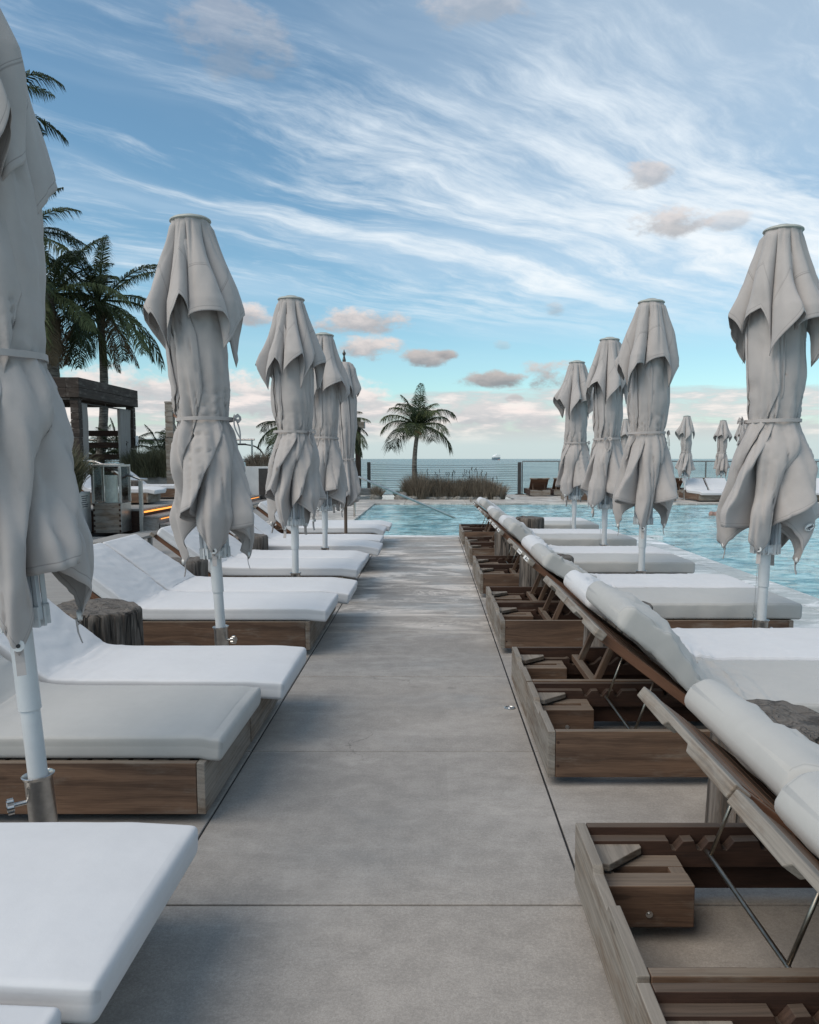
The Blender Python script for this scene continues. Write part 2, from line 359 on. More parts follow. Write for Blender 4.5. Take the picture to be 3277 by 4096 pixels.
def glassmat():
    m_ = bpy.data.materials.new('glass_clear'); m_.use_nodes = True; m_.node_tree.nodes.clear(); t = NT(m_.node_tree)
    tr = t.node('ShaderNodeBsdfTransparent'); tr.inputs[0].default_value = c4(.975, .99, .985)
    gl = t.node('ShaderNodeBsdfGlossy'); gl.inputs['Roughness'].default_value = .03
    fr = t.node('ShaderNodeFresnel'); fr.inputs[0].default_value = 1.45
    mx = t.node('ShaderNodeMixShader'); t.l.new(fr.outputs[0], mx.inputs[0]); t.l.new(tr.outputs[0], mx.inputs[1]); t.l.new(gl.outputs[0], mx.inputs[2])
    o = t.node('ShaderNodeOutputMaterial'); t.l.new(mx.outputs[0], o.inputs[0]); MATS['glass_clear'] = m_
glassmat()
def emis(name, col, s_):
    m_, t, p = newmat(name); p.inputs['Base Color'].default_value = col
    p.inputs['Emission Color'].default_value = col; p.inputs['Emission Strength'].default_value = s_
emis('led_orange', c4(1.0, .36, .06), 1.3)

# ------------------------------------------------------------------ mesh helpers
class MB:
    def __init__(s): s.v = []; s.f = []; s.g = []
    def add(s, vs, fs, gs=None):
        o = len(s.v); s.v += [tuple(q) for q in vs]; s.f += [tuple(i + o for i in f) for f in fs]
        s.g += [tuple(q) for q in gs] if gs is not None else [(0, 0, 0)] * len(vs)
    def grain(s, pts, ax):
        o = [random.uniform(0, 40) for _ in range(3)]
        k = [ax, (ax + 1) % 3, (ax + 2) % 3]
        return [(p[k[0]] + o[0], p[k[1]] + o[1], p[k[2]] + o[2]) for p in pts]
    def box(s, x0, x1, y0, y1, z0, z1, M=None, ax=None):
        ps = [(x, y, z) for x in (x0, x1) for y in (y0, y1) for z in (z0, z1)]
        if ax is None:
            d = [abs(x1 - x0), abs(y1 - y0), abs(z1 - z0)]; ax = d.index(max(d))
        g = s.grain(ps, ax)
        if M is not None: ps = [M @ Vector(p) for p in ps]
        s.add(ps, [(0, 1, 3, 2), (4, 6, 7, 5), (0, 4, 5, 1), (2, 3, 7, 6), (0, 2, 6, 4), (1, 5, 7, 3)], g)
    def prism(s, poly, axis, a, b, ax=0, M=None):
        """poly: 2-D outline; axis 'y' -> outline in xz extruded along y, 'x' -> yz, 'z' -> xy"""
        def P(q, h): return {'y': (q[0], h, q[1]), 'x': (h, q[0], q[1]), 'z': (q[0], q[1], h)}[axis]
        n = len(poly); ps = [P(q, a) for q in poly] + [P(q, b) for q in poly]
        g = s.grain(ps, ax)
        if M is not None: ps = [M @ Vector(p) for p in ps]
        fs = [tuple(range(n)), tuple(range(2 * n - 1, n - 1, -1))] + [(i, i + n, (i + 1) % n + n, (i + 1) % n) for i in range(n)]
        s.add(ps, fs, g)
    def tube(s, pts, rad, n=10, caps=True):
        pts = [Vector(p) for p in pts]; m = len(pts)
        rad = [rad] * m if not hasattr(rad, '__len__') else rad
        up = None; vs = []; L = 0; gs = []
        for i, p in enumerate(pts):
            t = (pts[min(i + 1, m - 1)] - pts[max(i - 1, 0)]).normalized()
            if up is None: up = Vector((1, 0, 0)) if abs(t.x) < .8 else Vector((0, 1, 0))
            a = (up - t * up.dot(t)).normalized(); b = t.cross(a); up = a
            if i: L += (p - pts[i - 1]).length
            for k in range(n):
                q = 2 * math.pi * k / n
                vs.append(p + (a * math.cos(q) + b * math.sin(q)) * rad[i]); gs.append((L, q * rad[i], 0))
        fs = [(i * n + k, i * n + (k + 1) % n, (i + 1) * n + (k + 1) % n, (i + 1) * n + k) for i in range(m - 1) for k in range(n)]
        if caps: fs += [tuple(range(n - 1, -1, -1)), tuple((m - 1) * n + k for k in range(n))]
        s.add(vs, fs, gs)
    def lathe(s, prof, n=24, c=(0, 0, 0)):
        vs = [(c[0] + r * math.cos(2 * math.pi * k / n), c[1] + r * math.sin(2 * math.pi * k / n), c[2] + z) for r, z in prof for k in range(n)]
        m = len(prof)
        fs = [(i * n + k, i * n + (k + 1) % n, (i + 1) * n + (k + 1) % n, (i + 1) * n + k) for i in range(m - 1) for k in range(n)]
        fs += [tuple(range(n - 1, -1, -1)), tuple((m - 1) * n + k for k in range(n))]
        s.add(vs, fs)
    def build(s, name, mat, parent=None, smooth=False, bevel=0, loc=None, solid=0, autos=None):
        me = bpy.data.meshes.new(name); me.from_pydata(s.v, [], s.f); me.update()
        bmx = bmesh.new(); bmx.from_mesh(me); bmesh.ops.recalc_face_normals(bmx, faces=bmx.faces); bmx.to_mesh(me); bmx.free()
        at = me.attributes.new('gr', 'FLOAT_VECTOR', 'POINT'); at.data.foreach_set('vector', np.array(s.g, dtype=np.float32).ravel())
        me.materials.append(MATS[mat])
        if smooth: me.shade_smooth()
        o = bpy.data.objects.new(name, me); COL.objects.link(o)
        if parent: o.parent = parent
        if loc: o.location = loc
        if autos:
            me.shade_smooth(); me.set_sharp_from_angle(angle=R(autos))
        if bevel:
            b = o.modifiers.new('bevel', 'BEVEL'); b.width = bevel; b.segments = 2; b.limit_method = 'ANGLE'; b.angle_limit = R(40)
        if solid:
            b = o.modifiers.new('solid', 'SOLIDIFY'); b.thickness = solid
        return o
def np_mesh(name, V, F, G, mat, parent=None, smooth=True):
    me = bpy.data.meshes.new(name); V = np.asarray(V, np.float32).reshape(-1, 3); F = np.asarray(F, np.int32)
    k = F.shape[1]
    me.vertices.add(len(V)); me.vertices.foreach_set('co', V.ravel())
    me.loops.add(F.size); me.loops.foreach_set('vertex_index', F.ravel())
    me.polygons.add(len(F)); me.polygons.foreach_set('loop_start', np.arange(0, F.size, k, dtype=np.int32))
    me.polygons.foreach_set('loop_total', np.full(len(F), k, np.int32))
    me.update(calc_edges=True); me.validate()
    at = me.attributes.new('gr', 'FLOAT_VECTOR', 'POINT'); at.data.foreach_set('vector', np.asarray(G, np.float32).ravel())
    me.materials.append(MATS[mat])
    if smooth: me.shade_smooth()
    o = bpy.data.objects.new(name, me); COL.objects.link(o)
    if parent: o.parent = parent
    return o
def tag(o, label=None, cat=None, group=None, kind=None):
    if label: o['label'] = label
    if cat: o['category'] = cat
    if group: o['group'] = group
    if kind: o['kind'] = kind
    return o
def empty(name, loc=(0, 0, 0), rz=0.0):
    o = bpy.data.objects.new(name, None); o.empty_display_size = .1; COL.objects.link(o)
    o.location = loc; o.rotation_euler = (0, 0, rz); return o
def copy_tree(o, parent=None):
    c = o.copy(); COL.objects.link(c)
    if parent: c.parent = parent; c.matrix_parent_inverse = o.matrix_parent_inverse
    for ch in list(o.children): copy_tree(ch, c)
    return c

# ------------------------------------------------------------------ setting: path, decks, pool, sea
def sheet(name, x0, x1, y0, y1, z, mat, th=.1, hole=None):
    b = MB(); b.box(x0, x1, y0, y1, z - th, z); o = b.build(name, mat); tag(o, kind='structure'); return o
def slabs(name, xs, ys, mat, z=0.0, gap=.010, jitter=0.0):
    b = MB()
    for i in range(len(xs) - 1):
        for j in range(len(ys) - 1):
            dz = random.uniform(-jitter, 0)
            b.box(xs[i] + gap / 2, xs[i + 1] - gap / 2, ys[j] + gap / 2, ys[j + 1] - gap / 2, z - .08, z + dz)
    o = b.build(name, mat, bevel=.003); tag(o, kind='structure'); return o
ysl = [2.52 + 1.397 * k for k in range(-5, 9)] + [15.1]
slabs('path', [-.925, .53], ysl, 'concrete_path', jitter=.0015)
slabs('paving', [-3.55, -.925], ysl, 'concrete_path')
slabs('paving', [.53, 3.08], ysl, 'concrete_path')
sheet('ground_base', -3.56, 3.1, -6, 15.09, -.010, 'dark', .1)
slabs('pool_coping', [3.08, 3.85, 4.2], [-6 + 3.0 * k for k in range(8)] + [15.1], 'stone_wet', z=-.004, gap=.009)
slabs('pool_coping', [-1.9 + 1.6 * k for k in range(5)], [15.1, 15.42], 'stone_wet', z=-.006, gap=.007)
slabs('pool_terrace', [-6.05, -4.7, -3.3, -1.9], [15.1 + 1.62 * k for k in range(8)], 'concrete_deck', gap=.008)
def poly_plane(name, pts, z, mat, div=None):
    me = bpy.data.meshes.new(name); me.from_pydata([(x, y, z) for x, y in pts], [], [tuple(range(len(pts)))]); me.update()
    me.materials.append(MATS[mat]); o = bpy.data.objects.new(name, me); COL.objects.link(o); tag(o, kind='structure'); return o
def rippled(name, x0, x1, y0, y1, dx_, z, mat, amp):
    xs_ = np.linspace(x0, x1, int((x1 - x0) / dx_) + 1); ys_ = np.linspace(y0, y1, int((y1 - y0) / dx_) + 1); X, Y = np.meshgrid(xs_, ys_)
    wx_ = X + .35 * vn(X * .5, Y * .5, 3.0); wy_ = Y + .35 * vn(X * .45 + 9, Y * .6, 5.0)
    Z = vn(wx_ * .9, wy_ * 1.5, 1.0) + .75 * vn(wx_ * 2.1 + wy_ * .6, wy_ * 3.3, 2.0) + .45 * vn(wx_ * 4.2 - wy_, wy_ * 6.6, 7.0) + .20 * vn(wx_ * 8.5, wy_ * 13, 9.0)
    idx = np.arange(X.size).reshape(X.shape); F = np.stack([idx[:-1, :-1], idx[:-1, 1:], idx[1:, 1:], idx[1:, :-1]], -1).reshape(-1, 4)
    P = np.stack([X, Y, z + amp * Z], -1).reshape(-1, 3); return tag(np_mesh(name, P, F, np.zeros_like(P), mat), kind='structure')
rippled('pool', 4.2, 22.2, 3.0, 26.4, .075, -.045, 'pool_water', .020)
rippled('pool', -1.9, 4.2, 15.42, 26.4, .075, -.045, 'pool_water', .014)
poly_plane('pool', [(22.2, -6), (45, -6), (45, 26.4), (22.2, 26.4)], -.045, 'pool_water')
poly_plane('pool', [(4.2, -6), (22.2, -6), (22.2, 3.0), (4.2, 3.0)], -.045, 'pool_water')
sheet('ground', -30, 60, -8, 33.6, -1.6, 'concrete_deck', .3)
slabs('far_deck', [-3.0 + 2.1 * k for k in range(24)], [26.4, 26.75, 29.0], 'concrete_deck', gap=.012)
slabs('far_deck', [3.1 + 2.1 * k for k in range(21)], [29.0, 31.2, 33.5], 'concrete_deck', gap=.012)
sheet('far_deck', -30, -3.0, 26.4, 33.5, 0.0, 'concrete_deck', .2)
poly_plane('pond', [(-3.0, 29.0), (3.1, 29.0), (3.1, 33.2), (-3.0, 33.2)], -.03, 'pond_water')
b = MB(); b.box(-30, 60, 33.5, 33.8, -4.5, -.02); tag(b.build('sea_wall', 'concrete_deck'), kind='structure')
# boardwalk, terrace and steps on the left
def planks(name, x0, x1, y0, y1, z, wd=.14, mat='wood_plank', along='x', th=.04):
    b = MB(); q = y0 if along == 'x' else x0; e = y1 if along == 'x' else x1
    while q < e - .02:
        q2 = min(q + wd, e)
        if along == 'x': b.box(x0, x1, q + .003, q2 - .003, z - th, z + random.uniform(-.002, 0), ax=0)
        else: b.box(q + .003, q2 - .003, y0, y1, z - th, z + random.uniform(-.002, 0), ax=1)
        q = q2
    return tag(b.build(name, mat, bevel=.002), kind='structure')
planks('boardwalk', -6.85, -3.56, 1.0, 15.08, .0)
planks('boardwalk', -5.3, -4.0, 15.1, 26.4, .012)
sheet('boardwalk_base', -14, -3.57, -2, 26.4, -.06, 'dark', .2)
planks('terrace', -16, -6.06, 16.36, 26.35, .45)
b = MB(); b.box(-16, -6.08, 16.38, 26.3, -.04, .405); tag(b.build('terrace_base', 'wood_dark'), kind='structure')
st_ = MB()
for k, (xa, z_) in enumerate(((-6.055, .30), (-5.68, .15))):
    for q in range(3): st_.box(xa + .125 * q + .003, xa + .125 * (q + 1) - .003, 16.36, 26.3, z_ - .035, z_, ax=1)
    st_.box(xa, xa + .345, 16.38, 26.28, -.03, z_ - .037, ax=1)
tag(st_.build('terrace_steps', 'wood_plank', bevel=.003), kind='structure')
led = tag(empty('step_light', (-6.03, 16.42, .0)), 'orange glowing light strip under the lip of the wooden steps', 'step light')
b = MB(); b.box(.0, .012, 0, 9.4, .37, .405); b.build('upper_strip', 'led_orange', led)
b = MB(); b.box(.352, .362, 0, 9.4, .236, .252); b.build('middle_strip', 'led_orange', led)
# sea to the horizon
poly_plane('sea', [(-60000, 33.0), (60000, 33.0), (60000, 70000), (-60000, 70000)], -4.0, 'sea_water')

# ------------------------------------------------------------------ loungers
LW, LL = .80, 2.25
A_B = math.atan2(.50, .655)                      # backrest pitch
HX, HZ = .87, .245                               # hinge
def cushion(name, path, wid, th, mat, parent, yoff=0.0, seed=0, wr=1.0, round_head=.02, round_foot=.02, ns=150, slouch=0.0):
    """path: list of (x,z) of the underside from foot to head; body swept along it"""
    P = np.array(path, float); seg = np.r_[0, np.cumsum(np.hypot(*np.diff(P, axis=0).T))]; L = seg[-1]
    s = np.linspace(0, L, ns)
    # denser near both ends
    s = np.unique(np.r_[s, np.linspace(0, .06, 12), L - np.linspace(0, .12, 16)]); s = np.r_[s[:-1][np.diff(s) > .0025], L]; s[0] = 0.0; ns = len(s)
    su = np.linspace(-.06, L + .06, 420); Xu = np.interp(su, seg, P[:, 0]); Zu = np.interp(su, seg, P[:, 1])
    d0 = (P[1] - P[0]) / np.hypot(*(P[1] - P[0])); d1 = (P[-1] - P[-2]) / np.hypot(*(P[-1] - P[-2]))
    m0 = su < 0; m1 = su > L; Xu[m0] = P[0, 0] + d0[0] * su[m0]; Zu[m0] = P[0, 1] + d0[1] * su[m0]
    Xu[m1] = P[-1, 0] + d1[0] * (su[m1] - L); Zu[m1] = P[-1, 1] + d1[1] * (su[m1] - L)
    ker = np.hanning(15)[1:-1]; ker /= ker.sum(); sm = lambda a: np.convolve(np.pad(a, 6, mode='reflect', reflect_type='odd'), ker, 'valid')
    Xu, Zu = sm(Xu), sm(Zu); Tx, Tz = np.gradient(Xu), np.gradient(Zu)
    Xs, Zs, tx, tz = (np.interp(s, su, q) for q in (Xu, Zu, Tx, Tz)); n_ = np.hypot(tx, tz); tx /= n_; tz /= n_
    nx, nz = tz, -tx
    if nz.mean() < 0: nx, nz = -nx, -nz
    # section: rounded rectangle, param angle
    cr = .022; hw = wid / 2
    sec = []
    for (cx, cy, a0) in ((hw - cr, th - cr, 0), (-(hw - cr), th - cr, 90), (-(hw - cr), cr, 180), (hw - cr, cr, 270)):
        for a in np.linspace(a0, a0 + 90, 6): sec.append((cx + cr * math.cos(R(a)), cy + cr * math.sin(R(a))))
    out = []
    m = len(sec)
    for i in range(m):                           # refine the flats
        p, q = np.array(sec[i]), np.array(sec[(i + 1) % m]); d = np.hypot(*(q - p)); c = max(1, int(d / .035))
        for j in range(c): out.append(p + (q - p) * j / c)
    sec = np.array(out); m = len(sec)
    V = np.zeros((ns, m, 3)); G = np.zeros((ns, m, 3))
    for i in range(ns):
        sc_w, sc_t = 0.0, 0.0
        df, dh = s[i], L - s[i]
        ins = 0.0
        if df < round_foot: ins = max(ins, round_foot - math.sqrt(max(0, round_foot ** 2 - (round_foot - df) ** 2)))
        if dh < round_head: ins = max(ins, round_head - math.sqrt(max(0, round_head ** 2 - (round_head - dh) ** 2)))
        ef = min(1.0, max(0.0, (dh - .01) / .09)) * min(1.0, df / .03)
        cy = th / 2; fy = max(.02, (cy - ins) / cy); fx = max(.02, (hw - min(ins, .03)) / hw)
        yy = sec[:, 0] * fx; tt = cy + (sec[:, 1] - cy) * fy
        topm = sstep(sec[:, 1], th * .55, th)
        edge = 1 - sstep(np.abs(sec[:, 0]), hw * .55, hw)
        puff = .010 * topm * edge * (1 - math.exp(-df / .12)) * (1 - math.exp(-dh / .12))
        nse = .0045 * fbm(s[i] * 1.5 + seed * 3.1, yy * 2.2 + seed, seed, 3) * topm
        hinge = math.exp(-((Xs[i] - HX) / .16) ** 2)
        up = max(0.0, min(1.0, (Zs[i] - .30) / .1))
        a_w = .0035 * wr * (hinge * 1.6 + up * 1.0 + .22)
        wq = .5 * vn(s[i] * 2.1, yy * 3.0, seed + 1.0); c1 = vn((s[i] + wq * .25) * 15 + yy * 2.2 + seed * 5, yy * 2.4 + wq, seed * 2.0)
        rid = 1 - np.abs(c1) * 1.25
        c2_ = vn(s[i] * 9 - yy * 7 + wq * 2 + seed, yy * 3.5, 4.0 + seed); rid2 = 1 - np.abs(c2_) * 1.3
        ywr = vn(yy * 7.5 + seed * 3, s[i] * 1.6, seed + 6.0); crs = np.clip(1 - np.abs(vn(yy * 11 + s[i] * 3 * np.sin(seed) + seed, s[i] * 3.2, seed + 21.0)) * 5, 0, 1) + .8 * np.clip(1 - np.abs(vn(s[i] * 12 + yy * 5 + seed, yy * 3.0, seed + 25.0)) * 5, 0, 1) * sstep(vn(s[i] * 2 + seed, yy * 1.5, 31.0), -.1, .4)
        nse = nse - .008 * wr * up * crs * (.3 + .7 * topm); wrk = a_w * (np.clip(1 - np.abs(ywr) * 2.2, 0, 1) ** 2 * (3.0 * up) + np.clip(rid, 0, 1) ** 2 * 2.0 + np.clip(rid2, 0, 1) ** 2 * 1.2 - .9) * (.25 + .75 * topm)
        nse = nse + .010 * wr * up * vn(s[i] * 4.5 + seed, yy * 3.2, seed + 12.0) * topm; side = sstep(np.abs(sec[:, 0]), hw * .9, hw)
        wrks = .003 * wr * fbm(s[i] * 7 + seed, sec[:, 1] * 9, 9 + seed, 2) * side
        tt = tt + (puff + nse + wrk + slouch * up * .03 * np.sin(s[i] * 9 + seed) * topm) * ef
        yy = yy + np.sign(sec[:, 0]) * (wrks + .004 * math.sin(s[i] * 2 + seed) * side) * ef
        V[i, :, 0] = Xs[i] + nx[i] * tt; V[i, :, 1] = yy + yoff; V[i, :, 2] = Zs[i] + nz[i] * tt
        G[i, :, 0] = s[i]; G[i, :, 1] = sec[:, 0]; G[i, :, 2] = sec[:, 1]
    idx = np.arange(ns * m).reshape(ns, m)
    a = idx[:-1]; b_ = idx[1:]
    F = np.stack([a, b_, np.roll(b_, -1, 1), np.roll(a, -1, 1)], -1).reshape(-1, 4)
    capV = np.array([V[0].mean(0), V[-1].mean(0)]); n0 = ns * m
    Vn = np.r_[V.reshape(-1, 3), capV]; Gn = np.r_[G.reshape(-1, 3), np.zeros((2, 3))]
    cf = [(idx[0, (j + 1) % m], idx[0, j], n0, n0) for j in range(m)] + [(idx[-1, j], idx[-1, (j + 1) % m], n0 + 1, n0 + 1) for j in range(m)]
    me = bpy.data.meshes.new(name)
    me.from_pydata([tuple(q) for q in Vn], [], [tuple(f) for f in F] + [c[:3] for c in cf]); me.update()
    bmx = bmesh.new(); bmx.from_mesh(me); bmesh.ops.recalc_face_normals(bmx, faces=bmx.faces); bmx.to_mesh(me); bmx.free()
    at = me.attributes.new('gr', 'FLOAT_VECTOR', 'POINT'); at.data.foreach_set('vector', Gn.astype(np.float32).ravel())
    me.materials.append(MATS[mat]); me.shade_smooth()
    o = bpy.data.objects.new(name, me); COL.objects.link(o); o.parent = parent
    return o
ca, sa = math.cos(A_B), math.sin(A_B)
BM = Matrix(((-ca, 0, sa, HX), (0, 1, 0, 0), (sa, 0, ca, HZ), (0, 0, 0, 1)))   # local u (up the backrest), y, h (outward)

def steel_prop(par):
    p = MB(); xb, zb = .42, .205
    for y in (.12, .68):
        q = BM @ Vector((.42, y, -.03)); p.tube([(xb, y, zb), q], .0065, 8)
    p.tube([(xb, .045, zb), (xb, .12, zb), (xb, .68, zb), (xb, .755, zb)], .0075, 8)
    return p.build('prop', 'brass_rod', par, smooth=True)
def wood_prop(par):
    p = MB(); xb, zb = .42, .20
    for y in (.14, .62):
        q = BM @ Vector((.40, y, -.03)); d = Vector((q.x - xb, 0, q.z - zb)); L = d.length; an = math.atan2(d.z, d.x)
        M = Matrix.Translation((xb, y, zb)) @ Matrix.Rotation(-an, 4, 'Y'); p.box(-.03, L, 0, .04, -.018, .018, M)
    p.box(xb - .03, xb + .015, .04, .76, zb - .02, zb + .02)
    return p.build('prop', 'wood_side', par, bevel=.003)
def rack_poly(kind):
    if kind == 'steel':
        pts = [(.035, .145)]; top = .236; x = .035; pts.append((x, top))
        for nx_ in (.30, .385, .47, .60, .74):
            pts += [(nx_ - .005, top), (nx_ + .006, top - .03), (nx_ + .02, top - .033), (nx_ + .045, top - .002)]
        pts += [(.98, top), (.98, .145)]
    else:
        pts = [(.035, .10), (.035, .20), (.34, .20)]
        for nx_ in (.36, .47, .58, .69):
            pts += [(nx_, .205), (nx_ + .012, .20), (nx_ + .01, .175), (nx_ + .03, .158), (nx_ + .065, .165), (nx_ + .09, .19)]
        pts += [(.80, .20), (.98, .20), (.98, .09)]
    return pts
def lounger(variant, cushion_mat, seed, side, label=None, droop=.02, over=.15, hinge=.87):
    """local x from head (0) to foot, y across, origin at the head corner nearest the viewer"""
    global HX, BM
    HX = hinge; BM = Matrix(((-ca, 0, sa, HX), (0, 1, 0, 0), (sa, 0, ca, HZ), (0, 0, 0, 1)))
    root = empty('sun_lounger')
    h0, h1 = .045, .262
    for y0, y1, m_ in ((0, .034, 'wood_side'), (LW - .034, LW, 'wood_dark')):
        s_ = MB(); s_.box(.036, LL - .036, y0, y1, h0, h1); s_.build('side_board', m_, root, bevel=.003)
    hb = MB(); hb.prism([(0, h0), (LW, h0), (LW, h1), (.52, h1), (.50, h1 - .022), (.32, h1 - .026), (.30, h1), (0, h1)], 'x', 0, .034, ax=1)
    hb.build('head_board', 'wood_weathered', root, bevel=.003)
    fb = MB(); fb.box(LL - .034, LL, 0, LW, h0, h1, ax=1); fb.build('foot_board', 'wood_weathered', root, bevel=.003)
    if side == 'right':
        for x_, z_ in ((.016, .10), (.016, .21)):
            q = MB(); q.tube([(x_ + .03, -.0012, z_), (x_ + .03, .002, z_)], .007, 10); q.build('wood_plug', 'wood_dark', root)
    sl = MB(); x = HX + .06
    while x < LL - .06:
        sl.box(x, x + .065, .035, LW - .035, h1 - .026, h1 - .004, ax=1); x += .085
    sl.build('slat_deck', 'wood_side', root)
    for y0, y1 in ((.036, .072), (LW - .080, LW - .036)):
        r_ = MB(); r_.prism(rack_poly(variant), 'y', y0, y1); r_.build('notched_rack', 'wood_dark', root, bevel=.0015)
    for (y0, y1) in ((LW - .275, LW - .084),) if side == 'right' else ():
        w_ = MB(); xa, xb = .04, .32
        w_.box(xa, xb, y0, y0 + .080, .055, .190, ax=0); w_.box(xa, xb, y1 - .072, y1, .055, .190, ax=0)
        w_.box(xb - .05, xb - .001, y0 + .080, y1 - .072, .056, .189, ax=1); w_.box(xa + .001, xa + .05, y0 + .080, y1 - .072, .056, .189, ax=1)
        hs = w_.build('wheel_housing', 'wood_side', root, bevel=.003)
        bl = MB(); bl.tube([(.18, y0 - .004, .10), (.18, y0 + .002, .10)], .011, 12); bl.tube([(.18, y0 - .008, .10), (.18, y0 - .003, .10)], .006, 8); bl.build('bolt', 'steel', hs)
        if True:
            wh = MB(); yc = y0 + .0995; wh.tube([(.18, yc - .012, .080), (.18, yc + .012, .080)], .079, 28); wh.build('wheel', 'nylon', root, bevel=.004, autos=40)
    cb = MB(); cb.prism([(.036, LW - .066), (.036, LW - .20), (.07, LW - .21), (.20, LW - .10), (.20, LW - .066)], 'z', .200, .225, ax=1)
    cb.build('corner_brace', 'wood_weathered', root, bevel=.003); cb = MB()
    cb.prism([(.036, .036), (.16, .036), (.036, .15)], 'z', .09, .12, ax=0); cb.build('corner_brace', 'wood_weathered', root, bevel=.003)
    # backrest
    LB = .815
    fr = MB()
    for y in (.042, LW - .072): fr.box(0, LB - .05, y, y + .03, -.045, -.002, BM, ax=0)
    fr.box(.06, .10, .075, LW - .075, -.04, -.012, BM, ax=1); fr.box(.40, .44, .075, LW - .075, -.045, -.012, BM, ax=1)
    rl = fr.build('backrest_rail', 'wood_red', root, bevel=.003)
    bs = MB(); u = .03
    while u < LB - .09: bs.box(u, u + .062, .074, LW - .074, -.016, -.0, BM, ax=1); u += .075
    bs.build('backrest_slats', 'wood_red', root)
    eb = MB(); a0 = LB - .05
    eb.prism([(.0, -.040), (.29, -.040), (.31, -.022), (.49, -.022), (.51, -.040), (LW, -.040), (LW, .0), (0, .0)], 'x', a0, LB, ax=1, M=BM)
    e_ = eb.build('backrest_end_board', 'wood_weathered', root, bevel=.004)
    if seed % 3 != 0 and side == 'right' and seed not in (0, 1, 2, 3):
        tg = MB(); tg.box(LB, LB + .0015, .05, .30, -.036, -.006, BM); tg.build('paper_tag', 'paper', e_); tg = MB(); tg.box(LB, LB + .0015, .50, .76, -.036, -.006, BM); tg.build('paper_tag', 'paper', e_)
        ik = MB(); ik.box(LB + .0015, LB + .0025, .155, .195, -.033, -.010, BM)
        for yy in (.06, .09, .12, .53, .56, .60, .64, .69, .72): ik.box(LB + .0015, LB + .0025, yy, yy + .016, -.028, -.016, BM)
        ik.build('tag_print', 'black_ink', e_)
    (steel_prop if variant == 'steel' else wood_prop)(root)
    # mattress, underside path from foot to head
    rnd = random.Random(seed)
    zt = h1 + .004
    if side == 'left':
        foot = LL + over
        path = [(foot, zt - droop), (foot - .07, zt - droop * .6), (LL - .02, zt), (HX + .15, zt), (HX + .03, zt + .004), (HX - .03, HZ + .035)] + [tuple((BM @ Vector((u, 0, .004 + .006 * math.sin(u * 5 + seed)))).xz) for u in (.10, .2, .35, .5, .65, .775)]
        cushion('mattress', path, LW - .035, .098, cushion_mat, root, LW / 2 + rnd.uniform(-.008, .008), seed, .42, .03, .018)
    else:
        top = .75 + rnd.uniform(-.05, .02); up_th = True
        sl_ = rnd.uniform(.3, 1.2)
        foot = LL + .08
        path = [(foot, zt - .004), (LL - .05, zt), (1.05, zt), (.93, zt + .01), (HX - .02, HZ + .05)] + [tuple((BM @ Vector((u, 0, .006 + sl_ * .022 * (1 + math.sin(u * 7 + seed * 1.7)) * sstep(np.array(u), 0, .4)))).xz) for u in np.linspace(.10, top, 14)]
        cushion('mattress', path, LW - .02, .125, cushion_mat, root, LW / 2 + rnd.uniform(-.01, .015), seed, 1.7, .052, .03, slouch=sl_ * .6)
    return root
def place(o, x, y, z=0.0, rz=0.0):
    o.location = (x, y, z); o.rotation_euler = (0, 0, rz)
ORD = ['first', 'second', 'third', 'fourth', 'fifth', 'sixth', 'seventh', 'eighth', 'ninth', 'tenth', 'eleventh', 'twelfth']
# right row: nearest first
yR = [y + d for y in (.955, 3.475, 5.93, 8.38, 10.83, 13.27) for d in (0, .822)]
vR = ['steel', 'steel', 'steel', 'wood', 'wood', 'wood', 'wood', 'steel', 'wood', 'wood', 'wood', 'steel']
mR = ['cushion_cream'] * 2 + ['cushion_cream', 'cushion_white'] * 5
infoR = ['cut off by the bottom edge of the picture, only its box corner showing', 'open box with wheel housing nearest the camera on the walkway edge',
         'thin steel prop rods over a brown box with a gap beneath', 'wooden prop and wavy rack, cushion slumped and wrinkled',
         'pale-grained box just beyond the log stump, foot end by the chained pole', 'raised back with paper tag, behind the pale-grained box']
xR = [-.045, -.045] + [.0] * 10
for i in range(12):
    o = lounger(vR[i], mR[i], i + (0 if i < 4 else 40), 'right')
    place(o, .535 + xR[i] + random.uniform(-.006, .006), yR[i])
    lb = ('%s lounger from the camera in the right row, %s' % (ORD[i], infoR[i])) if i < 6 else \
         ('%s lounger from the camera in the right row, raised back towards the walkway, %s' % (ORD[i], ['near', 'far'][i % 2] + ' one of its pair'))
    tag(o, ' '.join(lb.split()[:16]), 'sun lounger', 'loungers in the right row with raised backs')
# left row
yL = [.77, 1.60, 3.10, 3.925, 5.88, 6.70, 8.15, 8.97, 10.25, 11.07, 12.95, 13.77]
fL = [.145, .19, .06, .16, .125, .205, .145, .135, .225, .20, .125, .18]
dL = [.01, .012, .012, .012, .012, .03, .02, .04, .05, .02, .05, .05]
infoL = ['only a mattress corner at the bottom edge', 'pale blue mattress filling the lower left corner', 'flat mattress behind the nearest umbrella pole above a brown board',
         'mattress jutting further than its neighbour, before the big stump', 'raised back, behind the big grey stump', 'white raised back, beyond the one behind the stump',
         'raised back showing its wooden rail', 'second of its pair beside the third umbrella', 'thick drooping foot end', 'narrow strip behind the drooping one', 'near one of the last pair', 'last one, beside the pool']
for i in range(12):
    o = lounger('wood', 'cushion_white' if i != 2 else 'cushion_cream', 20 + i, 'left', droop=dL[i], over=fL[i], hinge=1.20 if i in (2, 3) else (1.02 if i < 2 else .90))
    place(o, -.925 - LL, yL[i])
    tag(o, ' '.join(('%s lounger from the camera in the left row, %s' % (ORD[i], infoL[i])).split()[:16]), 'sun lounger', 'loungers in the left row with flat foot ends')

